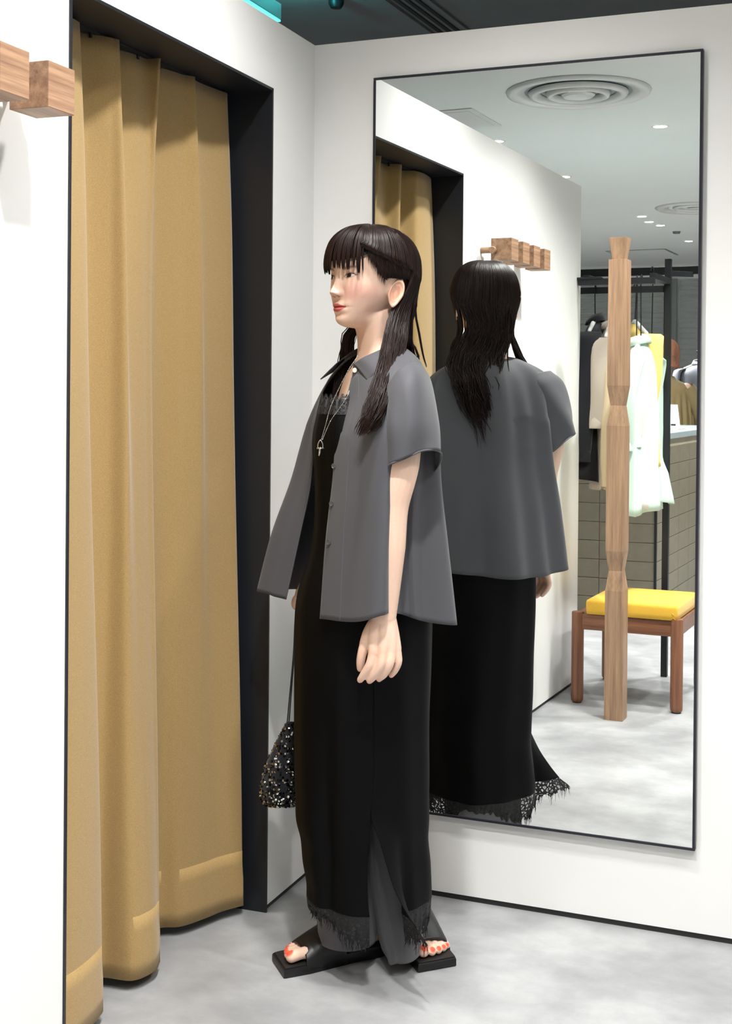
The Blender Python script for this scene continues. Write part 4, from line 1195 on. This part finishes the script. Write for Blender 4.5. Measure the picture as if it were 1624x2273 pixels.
# lace neckline
Gn = G[:9, 14:124].copy()
cN = Gn.mean((0, 1))
gl = []
for i in range(9):
    row = []
    for j in range(110):
        d = Gn[i, j] - PV(806, 930, 0); d[2] = 0; d /= np.linalg.norm(d)
        row.append(Gn[i, j] + d*.0025 + np.array([0, 0, .012*(1 - i/8)*abs(math.sin(j*.33))]))
    gl.append(row)
grid_mb(np.array(gl)).build('lace_neckline', MAT['lace'], dress, smooth=True)

# ------------------------------------------------------------------ trousers
MAT['trouser'] = fabric('charcoal_trouser', (84, 83, 86), 1500, rough=.65, var=.04, bmp=.08, sheen=.2)
trousers = None
def trouser_leg(rings):
    rows = []
    for y, cx, hwp, w0, dw in rings:
        r = []
        for k in range(16):
            q = 2*math.pi*k/16; w = w0 - dw*math.sin(q)
            yy = y - (w - w0)*(y - 866)/DP
            r.append(PV(cx + hwp*math.cos(q), yy, w))
        rows.append(r)
    return surf(rows, 50, 90, True)
Gl = trouser_leg([(1700, 850, 46, .0, .066), (1808, 852, 48, .0, .070), (1930, 868, 58, .030, .098), (2030, 884, 57, .055, .115), (2086, 893, 49, .062, .122)])
cl = Gl.mean((0, 1))
for i in range(50):
    c0 = Gl[i].mean(0)
    for j in range(90):
        q = j/90*2*math.pi; d = Gl[i, j] - c0; d[2] = 0; L_ = np.linalg.norm(d); d /= L_
        # pressed crease at the front
        Gl[i, j] += d*.018*math.exp(-((q - math.radians(118))/.16)**2)*(i/49)**.5
trousers = grid_mb(Gl, True).build('trousers', MAT['trouser'], woman, smooth=True, solid=.0015)
trousers['label'] = 'wide charcoal grey trousers under the dress'
Gr = trouser_leg([(1700, 775, 60, .03, .07), (1850, 772, 64, .02, .075), (2000, 771, 66, .012, .070), (2084, 770, 64, .01, .064)])
grid_mb(Gr, True).build('trouser_leg', MAT['trouser'], trousers, smooth=True, solid=.0015)

# ------------------------------------------------------------------ sandals
MAT['leather'] = simple('black_leather', (12, 12, 13), .42, var=.1, vscale=60, bmp=.12, bscale=500)
MAT['insole'] = simple('black_insole', (26, 22, 22), .6)
def sandal(P, side):
    out = [(-.004, .040), (-.004, .0435), (.0, .0445), (.05, .046), (.10, .041), (.16, .034), (.22, .034), (.245, .026), (.252, .008), (.252, -.008), (.245, -.026), (.22, -.034), (.16, -.033), (.10, -.040), (.05, -.045), (.012, -.0445), (.004, -.043), (.004, -.040)]
    rs = []
    for z0, z1, ins in ((0, 0, .003), (.003, .003, 0), (.015, .021, 0), (.018, .025, .002)):
        rs.append([P(u + (ins if u < .1 else -ins), v*side*(1 - ins*8), z0 + (z1 - z0)*(u/.25)) for u, v in out])
    mb = MB(); mb.rings(rs); s = mb.build('sandal', MAT['leather'], woman, smooth=True, auto=35)
    s['label'] = 'black leather square-toed slide sandal'
    rs = [[P(.004 + u*.97, v*side*.93, .0185 + .005*(u/.25) + z) for u, v in out] for z in (0, .0016)]
    mb = MB(); mb.rings(rs); mb.build('insole', MAT['insole'], s, smooth=True, auto=35)
    # strap: a wide band arching over the foot
    rows = []
    for u0, hgt in ((.046, .036), (.058, .044), (.080, .056), (.105, .068), (.128, .078), (.136, .080)):
        r = []
        for k in range(15):
            a = math.pi*k/14
            v = .0445*math.cos(a) if abs(math.cos(a)) > .3 else .0445*math.cos(a)
            z = .010 + (hgt)*math.sin(a)**.62
            sk = (.018*math.cos(a))*side*0 + .016*(math.cos(a))*(1)
            r.append(P(u0 + sk*side*(-1 if side > 0 else 1)*0 - .010*math.sin(a)*0 + .012*abs(math.cos(a))*0, v, z))
        rows.append(r)
    Gt = surf(rows, 18, 40)
    grid_mb(Gt).build('strap', MAT['leather'], s, smooth=True, solid=.003)
    return s
sandal(PR, -1); sandal(PL, 1)

# ------------------------------------------------------------------ necklace
nk = MB()
def chain(mb, pts, n, r=.0011):
    C = crom(np.array([PV(*p) for p in pts]), n)
    mb.tube(C, r*.55, 5)
    for i in range(0, n, 2):
        mb.ball(C[i], r, n=6, m=4)
chain(nk, [(800, 776, -.060), (790, 796, -.082), (775, 818, -.082), (752, 862, -.094), (733, 905, -.108), (722, 945, -.122), (713, 976, -.128)], 90)
chain(nk, [(775, 868, -.112), (768, 884, -.118), (752, 908, -.124), (736, 930, -.126), (724, 955, -.128), (715, 977, -.128)], 60)
neck = nk.build('necklace', MAT['chrome'], woman, smooth=True)
neck['label'] = 'thin silver chain necklace'
pn = MB()
sc_ = [(714, 975), (709, 978), (706, 986), (706, 994)]
pn.tube(crom(np.array([PV(705.5, 994, -.129), PV(706, 985, -.129), (PV(711, 977, -.129)), PV(716, 985, -.129), PV(716.5, 994, -.129)]), 20), .0013, 8)
pn.tube([PV(702.5, 995, -.129), PV(719, 995, -.129)], .0017, 8)
pn.tube([PV(711, 992, -.129), PV(710, 998, -.131), PV(708, 1012, -.130)], [.0018, .0024, .0022], 8)
pn.build('pendant', MAT['chrome'], neck, smooth=True)

# ------------------------------------------------------------------ sequin bag
bw = .150
bc = PV(628, 1790, bw)
bag = thing('drawstring_bag', bc, 'small black sequinned pouch bag hanging from thin cord by the curtain', 'bag')
BR = [(1602, 648, 12, .014), (1625, 643, 20, .02), (1660, 636, 30, .03), (1700, 628, 40, .04), (1740, 623, 44, .046), (1770, 622, 43, .046), (1786, 625, 37, .040), (1791, 628, 20, .02)]
rows = [[PV(cx + hwp*math.cos(q), y + .06*hwp*math.sin(q), bw - dw*math.sin(q)) for q in np.arange(20)*2*math.pi/20] for y, cx, hwp, dw in BR]
Gb = surf(rows, 50, 80, True)
for i in range(50):
    c0 = Gb[i].mean(0)
    for j in range(80):
        d = Gb[i, j] - c0; Gb[i, j] += d*.05*math.sin(j*.55 + 1)*(1 - i/49)
mb = MB(); mb.rings([list(r) for r in Gb]); body = mb.build('pouch', MAT['black_cloth'], bag, smooth=True)
MAT['sequin'] = simple('silver_sequin', (240, 240, 236), .3, metal=1, var=.05, vscale=400)
MAT['sequin_black'] = simple('black_sequin', (30, 30, 34), .15, metal=.9, var=.3, vscale=300)
MAT['sequin_gold'] = simple('pale_gold_sequin', (196, 178, 130), .2, metal=1, var=.2, vscale=300)
rs_ = random.Random(3)
for nm, mt, cnt in (('silver_sequins', 'sequin', 500), ('black_sequins', 'sequin_black', 800), ('gold_sequins', 'sequin_gold', 130)):
    mb = MB()
    for _ in range(cnt):
        i = min(47, int(rs_.random()**.8*48) + 1); j = rs_.randrange(80)
        p = Gb[i, j]; n = p - Gb[i].mean(0); n[2] = 0; n /= np.linalg.norm(n)
        n = n + np.array([rs_.gauss(0, .45), rs_.gauss(0, .45), rs_.gauss(.1, .45)]); n /= np.linalg.norm(n)
        a = np.cross(n, (.3, .2, 1)); a /= np.linalg.norm(a); b = np.cross(n, a); r = rs_.uniform(.0022, .0031)
        q = p + (p - Gb[i].mean(0))*.03
        mb.add([q + (a*math.cos(k) + b*math.sin(k))*r for k in np.arange(7)*2*math.pi/7] + [q + n*.0005], [(k, (k + 1) % 7, 7) for k in range(7)])
    mb.build(nm, MAT[mt], body, kind='stuff')
mb = MB()
mb.tube(crom(np.array([PV(657, 1342, .20), PV(654, 1385, .195), PV(651, 1450, .18), PV(643, 1540, .15), PV(637, 1606, bw)]), 30), .0014, 6)
mb.tube(crom(np.array([PV(661, 1344, .205), PV(656, 1390, .198), PV(653, 1450, .182), PV(646, 1540, .152), PV(641, 1606, bw + .005)]), 30), .0014, 6)
mb.build('cord', MAT['black_cloth'], bag, smooth=True)

# ------------------------------------------------------------------ shop clerk in the mirror, seen from behind
dC = 9.55
ck = Vm(1476, 860, dC); ckx, cky = float(ck[0]), float(ck[1])
topz = float(Vm(1479, 757, dC)[2])
class Fixed(Frame):
    def __init__(self, c, F, L): self.c, self.F, self.L = np.asarray(c, float), np.asarray(F, float), np.asarray(L, float)
toM = refl(CAM) - np.array([ckx, cky, 1.2]); toM[2] = 0; toM /= np.linalg.norm(toM)
CF = -toM; CL = np.array([-CF[1], CF[0], 0])
cfr = Fixed((ckx, cky, topz - .108), CF, CL)
pcs = [make_head(cfr, cfr, SKIN*.9, 60, False)]
mb = MB()
for s in (-1, 1):
    sh = cfr(.145*s, -.03, -.235)
    limb(mb, [sh, cfr(.20*s, .0, -.36), cfr(.215*s, .05, -.47), cfr(.19*s, .16, -.50), cfr(.15*s, .24, -.49)], [.045, .04, .034, .028, .022], 12, 20)
    for k in range(4):
        limb(mb, [cfr((.158 - .016*k)*s, .25, -.49), cfr((.155 - .017*k)*s, .285, -.495), cfr((.152 - .017*k)*s, .305, -.51)], [.010, .009, .007], 8, 8)
    limb(mb, [cfr(.12*s, .22, -.49), cfr(.095*s, .25, -.495), cfr(.085*s, .275, -.50)], [.012, .010, .008], 8, 8)
    hz = topz - .108
    limb(mb, [cfr(.075*s, -.01, -.75), cfr(.075*s, .0, -1.08), cfr(.08*s, -.01, .06 - hz + .02)], [.075, .052, .034], 12, 20)
    limb(mb, [cfr(.08*s, -.035, .045 - hz), cfr(.085*s, .08, .035 - hz), cfr(.09*s, .16, .024 - hz)], [.034, .03, .02], 10, 10)
co, fs = remesh(mb, .008, 2); pcs.append((co, fs, np.tile(SKIN*.9, (len(co), 1))))
clerk = join_body('person', pcs, (ckx, cky, 0), MAT['skin'])
tag(clerk, 'shop clerk with auburn bob and khaki blouse behind the counter, seen from behind', 'person')
hb = MB(); rb = random.Random(2)
rowsb = [[scalp(cfr, .3 + 9.2*i/16, p, .018) for p in np.linspace(rad(40), rad(320), 50)] for i in range(17)]
rowsb += [[lerp(p, cfr.c, .0) + np.array([0, 0, -.02*k]) + (np.array([p[0] - ckx, p[1] - cky, 0])*(.04*k - .02*k*k)) for p in rowsb[16]] for k in (1, 2, 3)]
hb.rings(rowsb, False)
for i in range(260):
    p0 = rad(rb.uniform(40, 320)); kk = rb.random()
    P = [scalp(cfr, .3 + 9.0*j/7, p0, .02 + .004*kk) for j in range(8)]
    e = P[-1]; o_ = np.array([e[0] - ckx, e[1] - cky, 0]); o_ /= np.linalg.norm(o_)
    P += [e + np.array([0, 0, -.03]) - o_*.002, e + np.array([0, 0, -.06 - .015*kk]) + o_*.012]
    strand(hb, crom(np.array(P), 16), .0028)
hb.build('hair', MAT['bob'], clerk, smooth=True, solid=.0)
MAT['khaki'] = fabric('khaki_blouse', (148, 130, 92), 500, var=.12)
rows = []
for h, wl, ff, bb in ((-.145, .058, .06, .075), (-.17, .085, .07, .085), (-.205, .15, .08, .10), (-.25, .185, .10, .115), (-.33, .195, .12, .125), (-.45, .20, .13, .14), (-.60, .205, .14, .155), (-.72, .21, .145, .16)):
    r = []
    for k in range(48):
        q = 2*math.pi*k/48; c_, s_ = math.cos(q), math.sin(q)
        g = .012*math.sin(q*22)*np.clip((-.26 - h)*6, 0, 1)
        f = (ff if c_ > 0 else bb)*c_ ; r.append(cfr((wl + g)*s_, f + g*c_ - .015, h))
    rows.append(r)
Gk = np.array(rows); Gk = np.swapaxes(crom_closed(np.swapaxes(crom(Gk, 40), 0, 1), 144), 0, 1)
bl = grid_mb(Gk, True).build('blouse', MAT['khaki'], clerk, smooth=True, solid=.002)
for s in (-1, 1):
    mb = MB(); P = crom([cfr(.14*s, -.03, -.23), cfr(.20*s, -.01, -.33), cfr(.225*s, .02, -.43), cfr(.22*s, .05, -.47)], 20)
    mb.tube(P, np.interp(np.linspace(0, 1, 20), [0, .4, .85, 1], [.065, .075, .072, .05]), 20, False); mb.build('sleeve', MAT['khaki'], bl, smooth=True)
MAT['clerk_trouser'] = fabric('dark_trouser', (48, 48, 52), 800)
for s in (-1, 1):
    mb = MB(); hz = topz - .108
    mb.tube(crom([cfr(.075*s, -.01, -.66), cfr(.078*s, 0, -1.0), cfr(.082*s, -.01, .05 - hz)], 16), np.interp(np.linspace(0, 1, 16), [0, .5, 1], [.10, .075, .065]), 20, False)
    mb.build('trouser_leg', MAT['clerk_trouser'], clerk, smooth=True)
# stand that carries the grey shirt
a = Vm(1545, 800, 10.7); sx, sy = float(a[0]) + .02, float(a[1])
zr_ = float(Vm(1545, 808, 10.7)[2]) + .09
st = thing('shirt_stand', (sx, sy - .12, 0), 'black display stand carrying the grey blue shirt', 'display stand')
MB().lathe([(.001, 0), (.14, 0), (.14, .008), (.02, .014), (.001, .014)], 32, (sx, sy - .12, 0)).build('base', MAT['black_metal'], st)
MB().tube([(sx, sy - .12, .01), (sx, sy - .12, zr_ + .012)], .011, 12).build('pole', MAT['black_metal'], st, smooth=True)
MB().tube([(sx, sy - .12, zr_ + .01), (sx, sy + .08, zr_ + .01)], .007, 10).build('arm', MAT['black_metal'], st, smooth=True)
MB().box((sx - .3, sy - .3, .80), (sx + .3, sy + .2 - .35, .83)).build('shelf', MAT['black_metal'], st)
